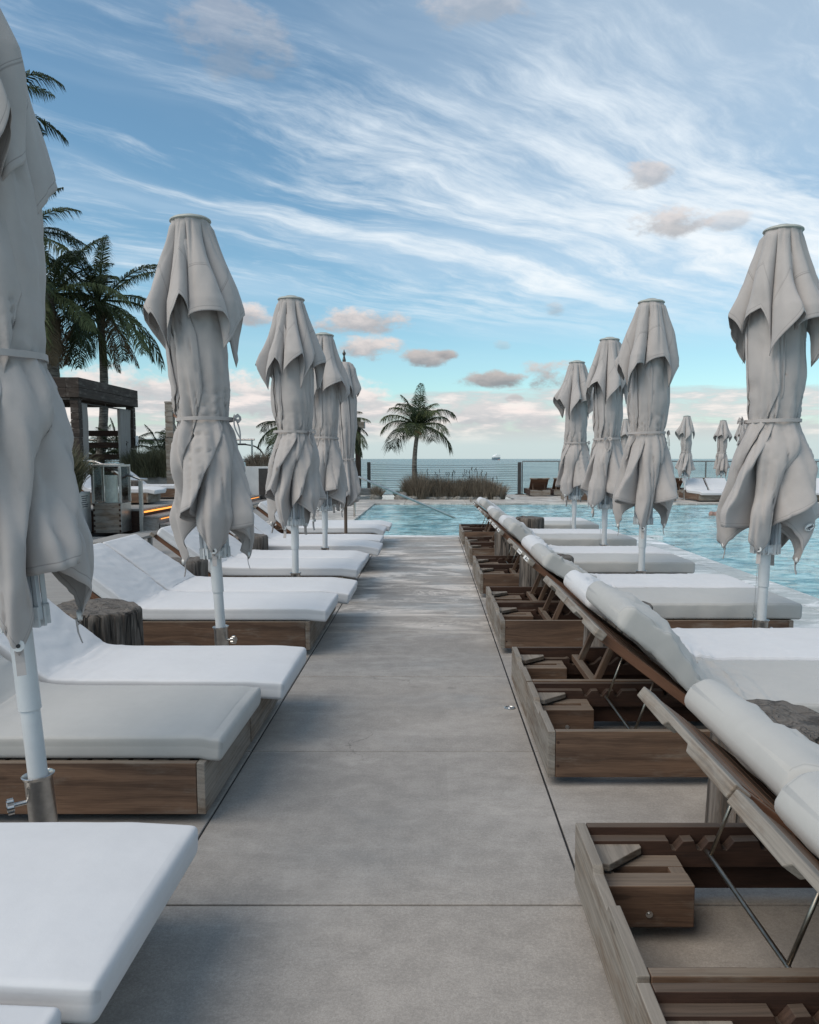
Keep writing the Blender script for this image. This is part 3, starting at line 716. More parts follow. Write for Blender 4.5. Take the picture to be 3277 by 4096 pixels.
# ------------------------------------------------------------------ closed umbrellas
def drape(name, mat, parent, seed, ztop, rtop, z_of_rib, z_crest, prof, wrap, thick, flap=1.0, cols=34, rows=86, tie=None, rot=0.0, nflap=8, sway=(0, 0), hemwave=.02, lift=.6, hp=1.1, face=None, ampf=None, vary=.30, sexp=None):
    """Cloth hanging in wrapped flaps between ribs. prof(z)->outer radius, wrap(z)->flap wrap angle (rad), thick(z)->layer gap."""
    rnd = np.random.RandomState(seed)
    V = []; G = []; F = []
    amp = rnd.uniform(.80, 1.22, nflap); wv = rnd.uniform(.65, 1.35, nflap); ho = rnd.uniform(-.10, .10, nflap); ribz = rnd.uniform(-.05, .05, nflap + 1); ribz[-1] = ribz[0]; stp = rnd.uniform(1 - vary, 1 + vary, nflap) * (np.array([1.3, .8] * 4) if ampf is not None else 1); stp *= 2 * math.pi / stp.sum(); ang0 = np.r_[0, np.cumsum(stp)]; tips = []
    if face is not None: rot = face - stp[0] * .5 - .16
    t = np.linspace(0, 1, cols + 1); sx = [1.7] * nflap if sexp is None else sexp
    vv = np.linspace(0, 1, rows + 1) ** .93
    n0 = 0
    if ampf is not None: amp = ampf(rnd)
    for k in range(nflap):
        step = stp[k]; zc = z_crest(k) if callable(z_crest) else z_crest
        zr0 = z_of_rib(k) + ribz[k]; zr1 = z_of_rib((k + 1) % nflap) + ribz[k + 1]
        e = np.abs(2 * t - 1)
        base = zr0 + (zr1 - zr0) * t
        hem = base + (1 - e ** 1.0) ** hp * (zc - (zr0 + zr1) / 2 + ho[k] * .6)
        T, Vv = np.meshgrid(t, vv)
        Z = ztop + (hem[None, :] - ztop) * Vv
        E_ = np.abs(2 * T - 1); s = 1 - E_ ** sx[k]
        Wz = wrap(Z) * wv[k]
        low = 1 - sstep(Z, tie - .5, tie - .12) if tie else sstep(Vv, .5, 1)
        a1 = 1 + (amp[k] - 1) * low
        phi = ang0[k] + rot + step * T + s * Wz
        rin = np.minimum(.075, rtop)
        rout = prof(Z)
        xw = np.clip((s * Wz + step * .5) / (np.maximum(wrap(Z), .25) * 1.15 + step * .5), 0, 1.3)
        g = np.where(xw > 0, xw, 0) ** .55
        if tie: rin_z = rin + 0 * Z
        else: rin_z = rtop + (np.maximum(rout * lift, rtop) - rtop) * Vv
        if tie:
            up = np.clip(g, 0, 1.2) * np.clip(s * 3.2, 0, 1) ** .6; lo = s ** .62
            r = rin_z + (rout * a1 - rin_z) * (up * (1 - low) + lo * low)
        else: r = rin_z + (rout * a1 - rin_z) * g * s ** .5
        # top: gather to a ring
        tp = sstep(Vv, 0, .07); r = rtop * (1 - tp) + r * tp
        # inner return layer
        lay = thick(Z) * (np.tanh((T - .5) * 7) + 1) * .5
        r = r - lay * s ** .3
        # shared field noise keeps the layers in order
        nf = fbm(np.cos(phi) * 1.4 + seed, np.sin(phi) * 1.4, Z * 1.7 + seed, 3)
        r = r * (1 + .10 * nf * tp)
        if tie:
            near = np.exp(-((Z - tie) / .20) ** 2)
            pl = vn(phi * 5.5 + seed, Z * .8, 2.0) + .6 * vn(phi * 11 + seed, Z * 1.2, 5.0)
            near = np.maximum(near, .75 * np.clip((tie - Z) / .05, 0, 1) * np.exp(-np.maximum(tie - Z, 0) / .22)); r = r + .019 * near * pl
            body = sstep(Z, tie - .9, tie - .1) 
            r = r + .011 * vn(phi * 3.2 + Z * .9 + seed, Z * .55, 8.0) + .006 * vn(phi * 8 + Z * 1.2, Z * .7, 4.0)
            cre = np.clip(1 - np.abs(vn(phi * 4.2 + Z * .35 + seed * 1.7, Z * .5, 11.0)) * 5, 0, 1); r = r - .018 * cre
            cr3 = np.clip(1 - np.abs(vn(phi * 3.0 + Z * 3.2 + seed, Z * 1.6 - phi, 17.0)) * 5, 0, 1); r = r - .009 * cr3
            cr2 = np.clip(1 - np.abs(vn(phi * 9.5 + seed, Z * .9 + phi, 14.0)) * 4, 0, 1); r = r - .014 * cr2 * near
            drop = np.clip((tie - Z) / .75, 0, 1)
            r = r + hemwave * drop ** 1.5 * (vn(phi * 4.3 + seed * 2, Z * 2.1, seed) + .5 * vn(phi * 9 + Z * 2, Z * 3, seed + 2.0))
            phi = phi + drop ** 1.3 * .16 * vn(T * 2.6 + k * 3.7, Z * 2.6, seed + 1.0)
        else:
            cre = np.clip(1 - np.abs(vn(phi * 3.6 + seed * 1.7, Z * .5, 11.0)) * 5, 0, 1); r = r - .010 * cre * tp
            r = r + hemwave * Vv ** 2 * vn(phi * 4.0 + seed, Z * 3, seed)
            phi = phi + .10 * Vv * vn(T * 2.2 + k * 3.1, Z * 2.2, seed + 4.0)
        fine = fbm(phi * 2.5 + T * 2, Z * 4.5, seed + k, 3) * .0035
        r = r + fine * tp
        X = np.cos(phi) * r + sway[0] * (ztop - Z); Y = np.sin(phi) * r + sway[1] * (ztop - Z)
        dist = (Z - hem[None, :]); tips.append(Vector((X[-1, cols // 2], Y[-1, cols // 2], Z[-1, cols // 2])))
        V.append(np.stack([X, Y, Z], -1).reshape(-1, 3)); G.append(np.stack([T, dist, Z], -1).reshape(-1, 3))
        idx = n0 + np.arange((rows + 1) * (cols + 1)).reshape(rows + 1, cols + 1)
        F.append(np.stack([idx[:-1, :-1], idx[1:, :-1], idx[1:, 1:], idx[:-1, 1:]], -1).reshape(-1, 4)); n0 += idx.size
    o = np_mesh(name, np.concatenate(V), np.concatenate(F), np.concatenate(G), mat, parent)
    bmx = bmesh.new(); bmx.from_mesh(o.data); bmesh.ops.remove_doubles(bmx, verts=bmx.verts, dist=.0008); bmesh.ops.recalc_face_normals(bmx, faces=bmx.faces)
    bmx.to_mesh(o.data); bmx.free(); o.data.shade_smooth()
    b = o.modifiers.new('solid', 'SOLIDIFY'); b.thickness = .0022; b.offset = 0
    return tips
def ifn(zs, rs): return lambda z: np.interp(z, zs, rs)
def canopy_set(root, seed, rot, tie=1.76, flare=1.0, capr=1.0, bow=40, fat=1.0, caprot=.3, face=None):
    prof = ifn([.7, .95, 1.12, 1.35, tie - .08, tie, tie + .07, 2.05, 2.35, 2.6, 3.0], [r * q for r, q in zip([.33, .38, .39, .31, .205, .170, .182, .205, .205, .19, .13], [flare, flare, flare, flare, 1, 1, 1, fat, fat, fat, 1])])
    wrap = ifn([.8, 1.15, 1.4, tie - .05, tie + .2, 2.3, 2.9], [.10, .28, .55, 1.15, 1.6, 1.5, .5])
    thick = ifn([.8, 1.2, 1.5, tie, 2.2], [.09, .06, .025, .010, .014])
    tips = drape('canopy', 'canopy_cloth', root, seed, 2.99, .10, lambda k: 1.06, lambda k: .83 if k % 2 == 0 else (1.12, 1.02, 1.26, 1.10)[(k // 2 + seed) % 4], prof, wrap, thick, tie=tie, rot=rot, face=None if face is None else R(face), hemwave=.026, hp=.95,
                 ampf=lambda q: np.array([q.uniform(.66, .84) if i % 2 == 0 else q.uniform(.82, 1.06) for i in range(8)]), sexp=[2.6, 1.7] * 4)
    for k in (0, 2, 4, 6):
        tp = tips[k]; d = Vector((tp.x, tp.y, 0)).normalized(); t_ = Vector((-d.y, d.x, 0)); c_ = tp + Vector((0, 0, .035)) + d * .004
        g = MB(); g.tube([c_ - d * .006, c_ + d * .010], .019, 18); gg = g.build('corner_button', 'white_plastic', root, autos=40)
        g = MB(); g.tube([c_ + d * .010, c_ + d * .0135], .007, 10); g.build('button_hole', 'dark', gg)
        s_ = MB(); ps = [c_ - d * .012 - Vector((0, 0, .01)), c_ - d * .010 - Vector((0, 0, .06)), c_ - Vector((0, 0, .10))]; vs = []
        for q in ps: vs += [q + t_ * .014, q - t_ * .014, q - t_ * .014 + d * .004, q + t_ * .014 + d * .004]
        s_.add(vs, [(i * 4 + j, (i + 1) * 4 + j, (i + 1) * 4 + (j + 1) % 4, i * 4 + (j + 1) % 4) for i in range(2) for j in range(4)] + [(8, 9, 10, 11)], [(0, .5, 0)] * 12)
        s_.build('corner_strap', 'canopy_cloth', root)
    profc = ifn([2.1, 2.35, 2.5, 2.75, 3.0, 3.03], [.345 * capr, .35 * capr, .335 * capr, .245, .145, .128])
    wrapc = ifn([2.1, 2.5, 3.0], [.30, .22, .05]); thc = ifn([2.1, 3.0], [.03, .006])
    drape('vent_cap', 'vent_cloth', root, seed + 50, 3.035, .122, lambda k: 2.16 if k % 2 == 0 else 2.34, 2.47, profc, wrapc, thc, tie=None, rot=rot + caprot, hemwave=.012, lift=.70, rows=54, cols=26, hp=.62, vary=.42)
    cp = MB(); cp.lathe([(.001, 3.085), (.05, 3.08), (.075, 3.068), (.118, 3.058), (.13, 3.05), (.132, 3.042), (.124, 3.034), (.09, 3.03), (.001, 3.03)], 40)
    cp.build('top_cap', 'cap_green', root, autos=50)
    # tie band
    tb = MB(); n = 64; pts = []
    rt = .184
    for k in range(n + 1):
        a = 2 * math.pi * k / n; rr = rt + .008 * float(vn(math.cos(a) * 2 + seed, math.sin(a) * 2, 1.0)); pts.append((math.cos(a) * rr, math.sin(a) * rr, tie + .006 * math.sin(a + seed)))
    vs = []; gs = []
    for p in pts:
        for dz, dr in ((-.012, 0), (-.011, .004), (.011, .004), (.012, 0)):
            q = math.hypot(p[0], p[1]); vs.append((p[0] * (q + dr) / q, p[1] * (q + dr) / q, p[2] + dz)); gs.append((0, .5, 0))
    tb.add(vs, [(i * 4 + j, (i + 1) * 4 + j, (i + 1) * 4 + (j + 1) % 4, i * 4 + (j + 1) % 4) for i in range(n) for j in range(4)], gs)
    a = R(bow); c_ = Vector((math.cos(a) * (rt + .012), math.sin(a) * (rt + .012), tie)); ta = Vector((-math.sin(a), math.cos(a), 0)); ou = Vector((math.cos(a), math.sin(a), 0))
    def strip(ps, wd=.011):
        vs = []; 
        for p in ps: vs += [p + Vector((0, 0, wd)), p - Vector((0, 0, wd)) + ou * .002]
        vs2 = [v + ou * .003 for v in vs]; m_ = len(vs)
        fs = []
        for i in range(0, m_ - 2, 2): fs += [(i, i + 1, i + 3, i + 2), (m_ + i, m_ + i + 2, m_ + i + 3, m_ + i + 1), (i, i + 2, m_ + i + 2, m_ + i), (i + 1, m_ + i + 1, m_ + i + 3, i + 3)]
        tb.add(vs + vs2, fs, [(0, .5, 0)] * (2 * m_))
    strip([c_, c_ + ta * .03 + ou * .02 + Vector((0, 0, .02)), c_ + ta * .055 + ou * .03, c_ + ta * .03 + ou * .02 - Vector((0, 0, .02)), c_])
    strip([c_, c_ - ta * .03 + ou * .02 + Vector((0, 0, .015)), c_ - ta * .05 + ou * .025 - Vector((0, 0, .01)), c_])
    for sg, L in ((1, .17), (-1, .13)):
        ps = [c_ + ta * sg * (.012 + .03 * math.sin(j * .6)) + ou * (.01 + .004 * j) - Vector((0, 0, L * j / 6)) for j in range(7)]
        vs = []
        for p in ps: vs += [p + ta * .010, p - ta * .010, p - ta * .010 + ou * .003, p + ta * .010 + ou * .003]
        tb.add(vs, [(i * 4 + j, (i + 1) * 4 + j, (i + 1) * 4 + (j + 1) % 4, i * 4 + (j + 1) % 4) for i in range(6) for j in range(4)] + [(24, 25, 26, 27)], [(0, .5, 0)] * 28)
    tb.build('tie_band', 'canopy_cloth', root, autos=50)
def frame_set(root, rot, sleeve=True, knob=150, chain=False, pole_r=.0385):
    p = MB(); p.lathe([(pole_r, .60), (pole_r, 3.0)], 28); p.build('pole', 'pole_white', root, autos=40)
    p = MB(); p.lathe([(pole_r * .86, .05), (pole_r * .86, .612)], 28); p.build('lower_pole', 'pole_white', root, autos=40)
    if sleeve:
        p = MB(); p.lathe([(.12, .0), (.12, .012), (.047, .014), (.047, .345), (.052, .352), (.056, .36), (.052, .362), (.044, .35), (.043, .02)], 32)
        sl = p.build('base_sleeve', 'steel', root, autos=40)
        a = R(knob); k = MB(); d = Vector((math.cos(a), math.sin(a), 0)); s_ = Vector((0, 0, .27)) + d * .045
        k.tube([s_, s_ + d * .045], .008, 10)
        for q in range(5):
            an = 2 * math.pi * q / 5; t_ = Vector((-d.y, d.x, 0)); c_ = s_ + d * .05 + (t_ * math.cos(an) + Vector((0, 0, 1)) * math.sin(an)) * .018
            k.tube([c_ - d * .008, c_ + d * .012], .012, 10)
        k.tube([s_ + d * .04, s_ + d * .065], .02, 14); k.build('clamp_knob', 'steel', sl, autos=50)
    # sliding hub and ribs lying along the pole
    h = MB(); h.lathe([(.045, .835), (.072, .838), (.083, .85), (.083, .885), (.07, .90), (.045, .902)], 28)
    for k in range(8):
        a = rot + k * math.pi / 4; M = Matrix.Rotation(a, 4, 'Z'); h.box(.06, .10, -.019, -.010, .835, .905, M); h.box(.06, .10, .010, .019, .835, .905, M)
        h.tube([M @ Vector((.088, -.022, .862)), M @ Vector((.088, .022, .862))], .006, 8)
    h.build('runner_hub', 'pole_white', root, autos=40)
    for k in range(8):
        a = rot + k * math.pi / 4; M = Matrix.Rotation(a, 4, 'Z'); r_ = MB()
        r_.box(.078, .096, -.009, .009, .86, 1.75, M, ax=2); r_.box(.050, .074, -.008, .008, .92 if k % 2 else .90, 2.9, M, ax=2)
        r_.build('rib', 'pole_alu', root, bevel=.002)
    if chain:
        c = MB(); x = -.052; c.tube([(x, -.01, .80), (x - .006, -.012, .43)], .0018, 6); c.tube([(x - .008, -.012, .40), (x - .012, -.014, .27)], .0042, 8)
        c.tube([(x - .006 + .013 * math.cos(q / 3), -.012, .413 + .013 * math.sin(q / 3)) for q in range(20)], .0018, 6)
        c.build('pin_chain', 'steel', root)
def umbrella(x, y, seed, rot, lean=(0, 0), label='', group='closed cream umbrellas', bow=0, chain=False, knob=150, **kw):
    root = empty('closed_umbrella', (x, y, 0)); root.rotation_euler = (R(lean[1]), R(lean[0]), 0)
    frame_set(root, R(rot), knob=knob, chain=chain); canopy_set(root, seed, R(rot), bow=bow, **kw)
    tag(root, label, 'umbrella', group); return root
U = {}
U['L1'] = umbrella(-1.395, 2.74, 11, 75, (-4.1, 0), 'nearest and largest closed umbrella, cut off by the left edge of the picture', bow=-100, knob=-150, flare=.98, capr=.80, caprot=1.0, face=-66)
for ch in U['L1'].children:
    if not ch.name.startswith(('pole', 'lower_pole', 'base_sleeve')): ch.location.z = .06
U['L1'].scale = (1, 1, 1.015)
U['L2'] = umbrella(-1.42, 5.27, 23, 22, (-2.8, 0), 'tall closed umbrella, second from the camera on the left, bow tied on its right side', bow=-8, knob=-20, face=-68)
U['L3'] = umbrella(-1.365, 7.82, 35, 5, (.0, 0), 'closed umbrella third from the camera on the left, bow at its right side', bow=-25, chain=False, flare=1.05, face=-110)
U['L4'] = umbrella(-1.37, 10.05, 41, 30, (.3, 0), 'closed umbrella fourth from the camera on the left, overlapped by the third one', bow=200)
U['R2'] = umbrella(2.345, 5.50, 58, 26, (1.0, 0), 'large closed umbrella at the right edge with oval patch on its skirt', bow=175, chain=True, knob=20, flare=1.08, face=-120)
U['R3'] = umbrella(2.15, 7.96, 64, 8, (.7, 0), 'closed umbrella second from the right edge, broad cap and loose ties, before the pool', bow=-10, fat=1.05, face=-97)
U['R4'] = umbrella(2.31, 10.42, 77, 32, (.4, 0), 'closed umbrella third from the right edge, with wide smooth skirt and visible alloy ribs', bow=-100, chain=True, flare=1.12, face=-130)
U['R5'] = umbrella(2.35, 12.85, 82, 14, (.1, 0), 'closed umbrella last in the right row, narrow, fourth from the right edge', bow=-25, chain=True, fat=.92)
# the oval maker's patch on the big right umbrella's skirt
pt = MB(); n = 28; pv = [(0, 0, 0)] + [(.052 * math.cos(2 * math.pi * k / n), 0, .034 * math.sin(2 * math.pi * k / n)) for k in range(n)]
pt.add(pv + [(x_, -.002, z_) for x_, y_, z_ in pv], [(0, 1 + (k + 1) % n, 1 + k) for k in range(n)] + [(n + 1, n + 2 + k, n + 2 + (k + 1) % n) for k in range(n)] + [(1 + k, 1 + (k + 1) % n, n + 2 + (k + 1) % n, n + 2 + k) for k in range(n)])
patch = pt.build('sewn_patch', 'paper', U['R2'])
cvs = [c for c in U['R2'].children if c.name.startswith('canopy')][0]
bpy.context.view_layer.update(); best = None
from mathutils.bvhtree import BVHTree
_me = cvs.data; bv = BVHTree.FromPolygons([v.co[:] for v in _me.vertices], [p_.vertices[:] for p_ in _me.polygons])
for x_ in (.21, .19, .23, .17, .15, .12, .25, .09, .0):
    for z_ in (1.04, 1.07, 1.10, 1.0):
        hit = bv.ray_cast(Vector((x_, -1, z_)), Vector((0, 1, 0)), 1.0)
        if hit[0] is not None and (best is None): best = hit
nrm = best[1] if best[1].y < 0 else -best[1]
patch.location = best[0] + nrm * .006; patch.rotation_euler = (nrm.to_track_quat('-Y', 'Z')).to_euler(); patch.rotation_euler.rotate_axis('Y', R(-28)); patch.scale = (.8, 1, .8)
rg = MB(); rg.tube([(.048 * math.cos(2 * math.pi * k / 40), -.0035, .030 * math.sin(2 * math.pi * k / 40)) for k in range(41)], .0016, 6, caps=False); rg.build('oval_ring', 'black_ink', patch)
cu = bpy.data.curves.new('patch_text', 'FONT'); cu.body = 'rgesi'; cu.size = .036; cu.align_x = 'CENTER'; cu.align_y = 'CENTER'; cu.extrude = .0006; cu.offset = .0009
tmp = bpy.data.objects.new('patch_text', cu); COL.objects.link(tmp); bpy.context.view_layer.update()
me = bpy.data.meshes.new_from_object(tmp.evaluated_get(bpy.context.evaluated_depsgraph_get())); bpy.data.objects.remove(tmp)
me.materials.clear(); me.materials.append(MATS['black_ink']); pt_ = bpy.data.objects.new('patch_text', me); COL.objects.link(pt_); pt_.parent = patch
pt_.location = (0, -.0035, 0); pt_.rotation_euler = (R(90), 0, 0)
# slim wooden-pole umbrella at the end of the left row
wu = empty('wooden_umbrella', (-1.36, 12.45, 0))
p = MB(); p.lathe([(.026, .02), (.026, 2.98)], 18); p.build('pole', 'wood_side', wu, autos=40)
p = MB(); p.lathe([(.02, 3.0), (.03, 3.03), (.022, 3.06), (.012, 3.10), (.026, 3.13), (.028, 3.145), (.012, 3.17), (.004, 3.20)], 16); p.build('finial', 'bronze', wu, autos=50)
p = MB(); p.lathe([(.20, 0), (.20, .03), (.04, .05), (.04, .22), (.028, .22)], 24); p.build('base', 'steel', wu, autos=40)
drape('canopy', 'canopy_cloth', wu, 91, 2.93, .06, lambda k: .72 if k % 2 == 0 else .82, .96, ifn([.7, .95, 1.1, 1.3, 1.5, 1.6, 2.0, 2.4, 2.9], [.26, .25, .23, .19, .145, .16, .205, .20, .12]), ifn([.8, 1.2, 1.6, 2.9], [.3, .7, 1.0, .3]), ifn([.8, 1.4], [.05, .01]), tie=1.50, rot=.2, hemwave=.04)
drape('vent_cap', 'vent_cloth', wu, 93, 3.0, .10, lambda k: 2.44, 2.62, ifn([2.4, 2.6, 2.9, 3.0], [.24, .25, .20, .13]), ifn([2.4, 3.0], [.2, .05]), ifn([2.4, 3.0], [.02, .005]), tie=None, rot=.2, lift=.85, rows=36, cols=20)
p = MB(); p.tube([(math.cos(q * .2) * .158, math.sin(q * .2) * .158, 1.50 + .01 * math.sin(q * .2)) for q in range(33)], .008, 8); p.build('tie_band', 'canopy_cloth', wu, smooth=True)
tag(wu, 'slim closed umbrella on a brown wooden pole with dark finial, end of left row', 'umbrella')
# far umbrellas beyond the pool
for i, (x, y, a, src, lb) in enumerate(((9.35, 28.9, 40, 'R3', 'small distant closed umbrella beyond the pool, nearest left of the big right one'),
                                        (11.9, 32.2, 130, 'L3', 'thin distant closed umbrella far beyond the pool, between two other distant ones'),
                                        (12.9, 32.6, 250, 'R4', 'distant closed umbrella half hidden behind the large chained one'),
                                        (7.7, 31.2, 300, 'L4', 'distant closed umbrella peeping out between the second and third on the right'))):
    o = copy_tree(U[src]); o.location = (x, y, 0); o.rotation_euler = (0, 0, R(a)); tag(o, lb, 'umbrella', 'closed cream umbrellas')

# ------------------------------------------------------------------ log stumps
def stump(x, y, r, h, seed, label, tilt=0.0):
    n = 90; rows = 26; b = MB(); vs = []; 
    for i in range(rows + 1):
        z = h * i / rows
        for k in range(n):
            a = 2 * math.pi * k / n
            f = 1 + .06 * float(fbm(math.cos(a) * 1.3 + seed, math.sin(a) * 1.3, z * .8, 2)) + .05 * (1 - i / rows) ** 2
            crack = max(0, float(vn(a * 4.6 + seed, z * .7, seed)) - .35) * .10 + max(0, float(vn(a * 13 + seed, z * 1.1, 3.0)) - .3) * .035
            edge = (.012 if i == rows else 0)
            rr = r * (f - crack) - edge
            vs.append((math.cos(a) * rr, math.sin(a) * rr, z + tilt * math.cos(a) * i / rows + .006 * float(vn(a * 5, seed, 1.0)) * (i == rows)))
    top = rows * n; m_ = 14
    for j in range(1, m_ + 1):
        for k in range(n):
            q = vs[top + k]; f = 1 - j / m_ * .999; a = 2 * math.pi * k / n
            cr = -.02 * max(0, float(vn(a * 3.2 + seed, 2.0, 2.0)) - .35) * min(1, 3 * f) ; z_ = h + tilt * math.cos(a) * f + .010 * float(fbm(q[0] * f * 9 + seed, q[1] * f * 9, 1.0, 3)) + cr + .004
            vs.append((q[0] * f, q[1] * f, z_))
    fs = [(i * n + k, i * n + (k + 1) % n, (i + 1) * n + (k + 1) % n, (i + 1) * n + k) for i in range(rows + m_) for k in range(n)]
    b.add(vs, fs + [tuple(range(n - 1, -1, -1))])
    o = b.build('log_stump', 'stump_bark', autos=42, loc=(x, y, 0)); o.rotation_euler[2] = seed
    tag(o, label, 'log stump', 'log stump side tables between the loungers')
stump(-2.26, 5.25, .29, .50, 3, 'big grey cracked log stump on the left, just behind the second umbrella skirt', .015)
stump(-2.44, 7.78, .205, .50, 5, 'smaller grey log stump on the left under the tip of the second umbrella')
stump(-2.32, 10.0, .22, .52, 7, 'distant left log stump beside the lower end of the second umbrella skirt')
stump(1.36, 3.04, .235, .475, 9, 'log stump with dark cracked top near the right edge, in front of the wavy cushion')
stump(1.335, 5.53, .235, .475, 12, 'pale log stump in the right row behind the pale grained box')
stump(1.17, 7.90, .27, .52, 14, 'tall smooth log stump in the right row, second most distant but one')
stump(1.10, 10.38, .26, .53, 17, 'dark furrowed log stump among the far right loungers')
stump(1.62, 12.85, .24, .54, 19, 'farthest right log stump, its top just showing above the cushions')

fc = MB(); fc.lathe([(.034, -.002), (.034, .003), (.028, .004), (.026, .001), (.012, .001), (.010, .004), (.001, .004)], 24)
o = fc.build('floor_drain', 'steel', loc=(.475, 4.62, .0), autos=40); tag(o, 'small round metal cap set in the walkway beside the near right boxes', 'floor drain')
# ------------------------------------------------------------------ palms
def frond(V, G, F, base, az_, el0, L, droop, lw, rnd, n=34, twist=0.0, lean=.6):
    p = np.array(base, float); d = np.array([math.cos(az_) * math.cos(el0), math.sin(az_) * math.cos(el0), math.sin(el0)])
    side = np.array([-math.sin(az_), math.cos(az_), 0.0]); step = L / n
    tone = rnd.uniform(0, 1)
    pts = []
    for i in range(n + 1):
        pts.append((p.copy(), d.copy())); f = i / n
        p = p + d * step; d = d + np.array([0, 0, -droop * step * (0.35 + 1.6 * f)]) ; d /= np.linalg.norm(d)
    def quad(a, b, c, e, tn):
        k = len(V); V.extend([a, b, c, e]); G.extend([(tn, 0, 0)] * 4); F.append((k, k + 1, k + 2, k + 3))
    for i in range(n):
        a, b = pts[i][0], pts[i + 1][0]; w0 = .022 * L / 2 * (1 - .8 * i / n) + .004; up = np.cross(side, pts[i][1])
        quad(a - side * w0, a + side * w0, b + side * w0, b - side * w0, tone * .6 + .3); quad(a - up * w0, a + up * w0, b + up * w0, b - up * w0, tone * .6 + .3)
    for i in range(3, n + 1):
        for half in (0, .33, .66):
            f = (i - half) / n; q, dd = pts[i]; q = q - dd * step * half
            ll = lw * L * (math.sin(math.pi * min(1, f * .93 + .07)) ** .55) * rnd.uniform(.75, 1.1)
            up = np.cross(side, dd); up = up if up[2] > 0 else -up
            for sg in (-1, 1):
                e = side * sg * math.cos(.25) + dd * rnd.uniform(.5, .95) + up * rnd.uniform(.05, .35) * (1 - lean)
                e /= np.linalg.norm(e); w_ = np.cross(e, up); w_ /= np.linalg.norm(w_) + 1e-9; wd = .0085 * L * rnd.uniform(.7, 1.2) * .66
                w_ = w_ * math.cos(.5) + up * math.sin(.5) * rnd.choice((-1, 1))
                m1 = q + e * ll * .5 - np.array([0, 0, ll * .10 * lean]); m2 = q + e * ll * .85 - np.array([0, 0, ll * (.62 * lean + rnd.uniform(0, .25))])
                tn = min(1, max(0, tone + rnd.uniform(-.3, .3)))
                quad(q - w_ * wd * .5, q + w_ * wd * .5, m1 + w_ * wd, m1 - w_ * wd, tn)
                quad(m1 - w_ * wd, m1 + w_ * wd, m2 + w_ * wd * .1, m2 - w_ * wd * .1, tn)
def palm(name, base, crown, nf, L, seed, label, group=None, r0=.13, r1=.09, droop=.75, dead=0, els=(-25, 80), bend=.3, lw=.26, spear=True, azs=None):
    rnd = random.Random(seed); root = empty(name, base); B = Vector(base); Cn = Vector(crown) - B
    tr = MB(); pts = []; rad = []; n = 40
    for i in range(n + 1):
        f = i / n; pts.append((Cn.x * f + bend * math.sin(math.pi * f) * .5, Cn.y * f, Cn.z * f)); rad.append((r0 + (r1 - r0) * min(1, f * 1.2) + .05 * math.exp(-f * 14)) * (1 + .035 * (i % 2)) * (1.25 if f > .95 else 1))
    tr.tube(pts, rad, 14); tr.build('trunk', 'palm_bark', root, smooth=True)
    V, G, F = [], [], []
    c = np.array(Cn)
    for i in range(nf):
        f = i / max(1, nf - 1); e = R(els[0] + (els[1] - els[0]) * f ** 1.0 + rnd.uniform(-8, 8)); a = i * 2.399 + rnd.uniform(-.2, .2) if azs is None else R(azs[i % len(azs)] + rnd.uniform(-9, 9))
        frond(V, G, F, c + np.array([math.cos(a) * r1 * .7, math.sin(a) * r1 * .7, rnd.uniform(-.05, .1)]), a, e, L * rnd.uniform(.82, 1.08) * (1 - .15 * f), droop * rnd.uniform(.8, 1.25) / L * 1.6, lw, rnd)
    np_mesh('crown', V, F, G, 'palm_leaf', root, smooth=False)
    if dead:
        V, G, F = [], [], []
        for i in range(dead):
            a = rnd.uniform(0, 6.28); frond(V, G, F, c, a, R(rnd.uniform(-75, -45)), L * .8, .5 / L, lw * .7, rnd)
        np_mesh('dead_fronds', V, F, G, 'dead_leaf', root, smooth=False)
    h = MB(); hr = random.Random(seed)
    for k in range(7):
        a = k * .9; h.lathe([(.001, -.08), (.05, -.05), (.062, 0), (.05, .05), (.001, .08)], 8, (c[0] + math.cos(a) * r1 * 1.25, c[1] + math.sin(a) * r1 * 1.25, c[2] - .12 + hr.uniform(-.06, .06)))
    h.build('coconuts', 'lamp_copper' if seed == 1 else 'wood_timber', root, smooth=True)
    tag(root, label, 'palm tree', group); return root
palm('palm_tree', (-.55, 30.0, .0), (-.50, 30.0, 2.63), 20, 1.82, 1, 'small coconut palm standing alone in the grass bed against the sea', r0=.115, r1=.075, droop=1.25, els=(5, 86), bend=-.22, lw=.46)
gp = 'tall palms behind the cabana'
palm('palm_tree', (-11.6, 27.0, 0), (-11.2, 27.0, 6.75), 21, 3.1, 12, 'right-hand palm of the group behind the cabana, slim trunk and one arching frond', gp, .17, .12, .85, 4, (-35, 80), .5, .24)
palm('palm_tree', (-12.1, 25.0, 0), (-12.0, 25.0, 6.6), 24, 2.9, 15, 'bushy palm with hanging dead fronds between the umbrella and the slim palm', gp, .30, .22, .8, 9, (-45, 80), .2, .26)
palm('palm_tree', (-13.6, 26.0, 0), (-13.5, 26.0, 8.6), 20, 2.9, 19, 'taller palm mostly behind the nearest umbrella, fan tips at mid height', gp, .2, .15, .8, 4, (-35, 80), .2, .26)
palm('palm_tree', (-12.3, 22.0, 0), (-12.2, 22.0, 10.9), 22, 2.7, 27, 'tallest palm, only its frond tips showing right of the nearest umbrella top', gp, .2, .15, .8, 3, (-35, 80), .2, .26)
palm('palm_tree', (-5.3, 29.5, 0), (-5.25, 29.5, 2.7), 20, 1.7, 31, 'low palm hidden behind the third umbrella, tips fanning out on its left', None, .12, .08, .9, 0, (-30, 75), .1, .34)
palm('palm_tree', (-3.65, 30.5, 0), (-3.6, 30.5, 2.75), 20, 1.5, 37, 'low palm behind the wooden umbrella, one drooping tip beyond the timber post', None, .12, .08, 1.0, 0, (-30, 75), .1, .34)
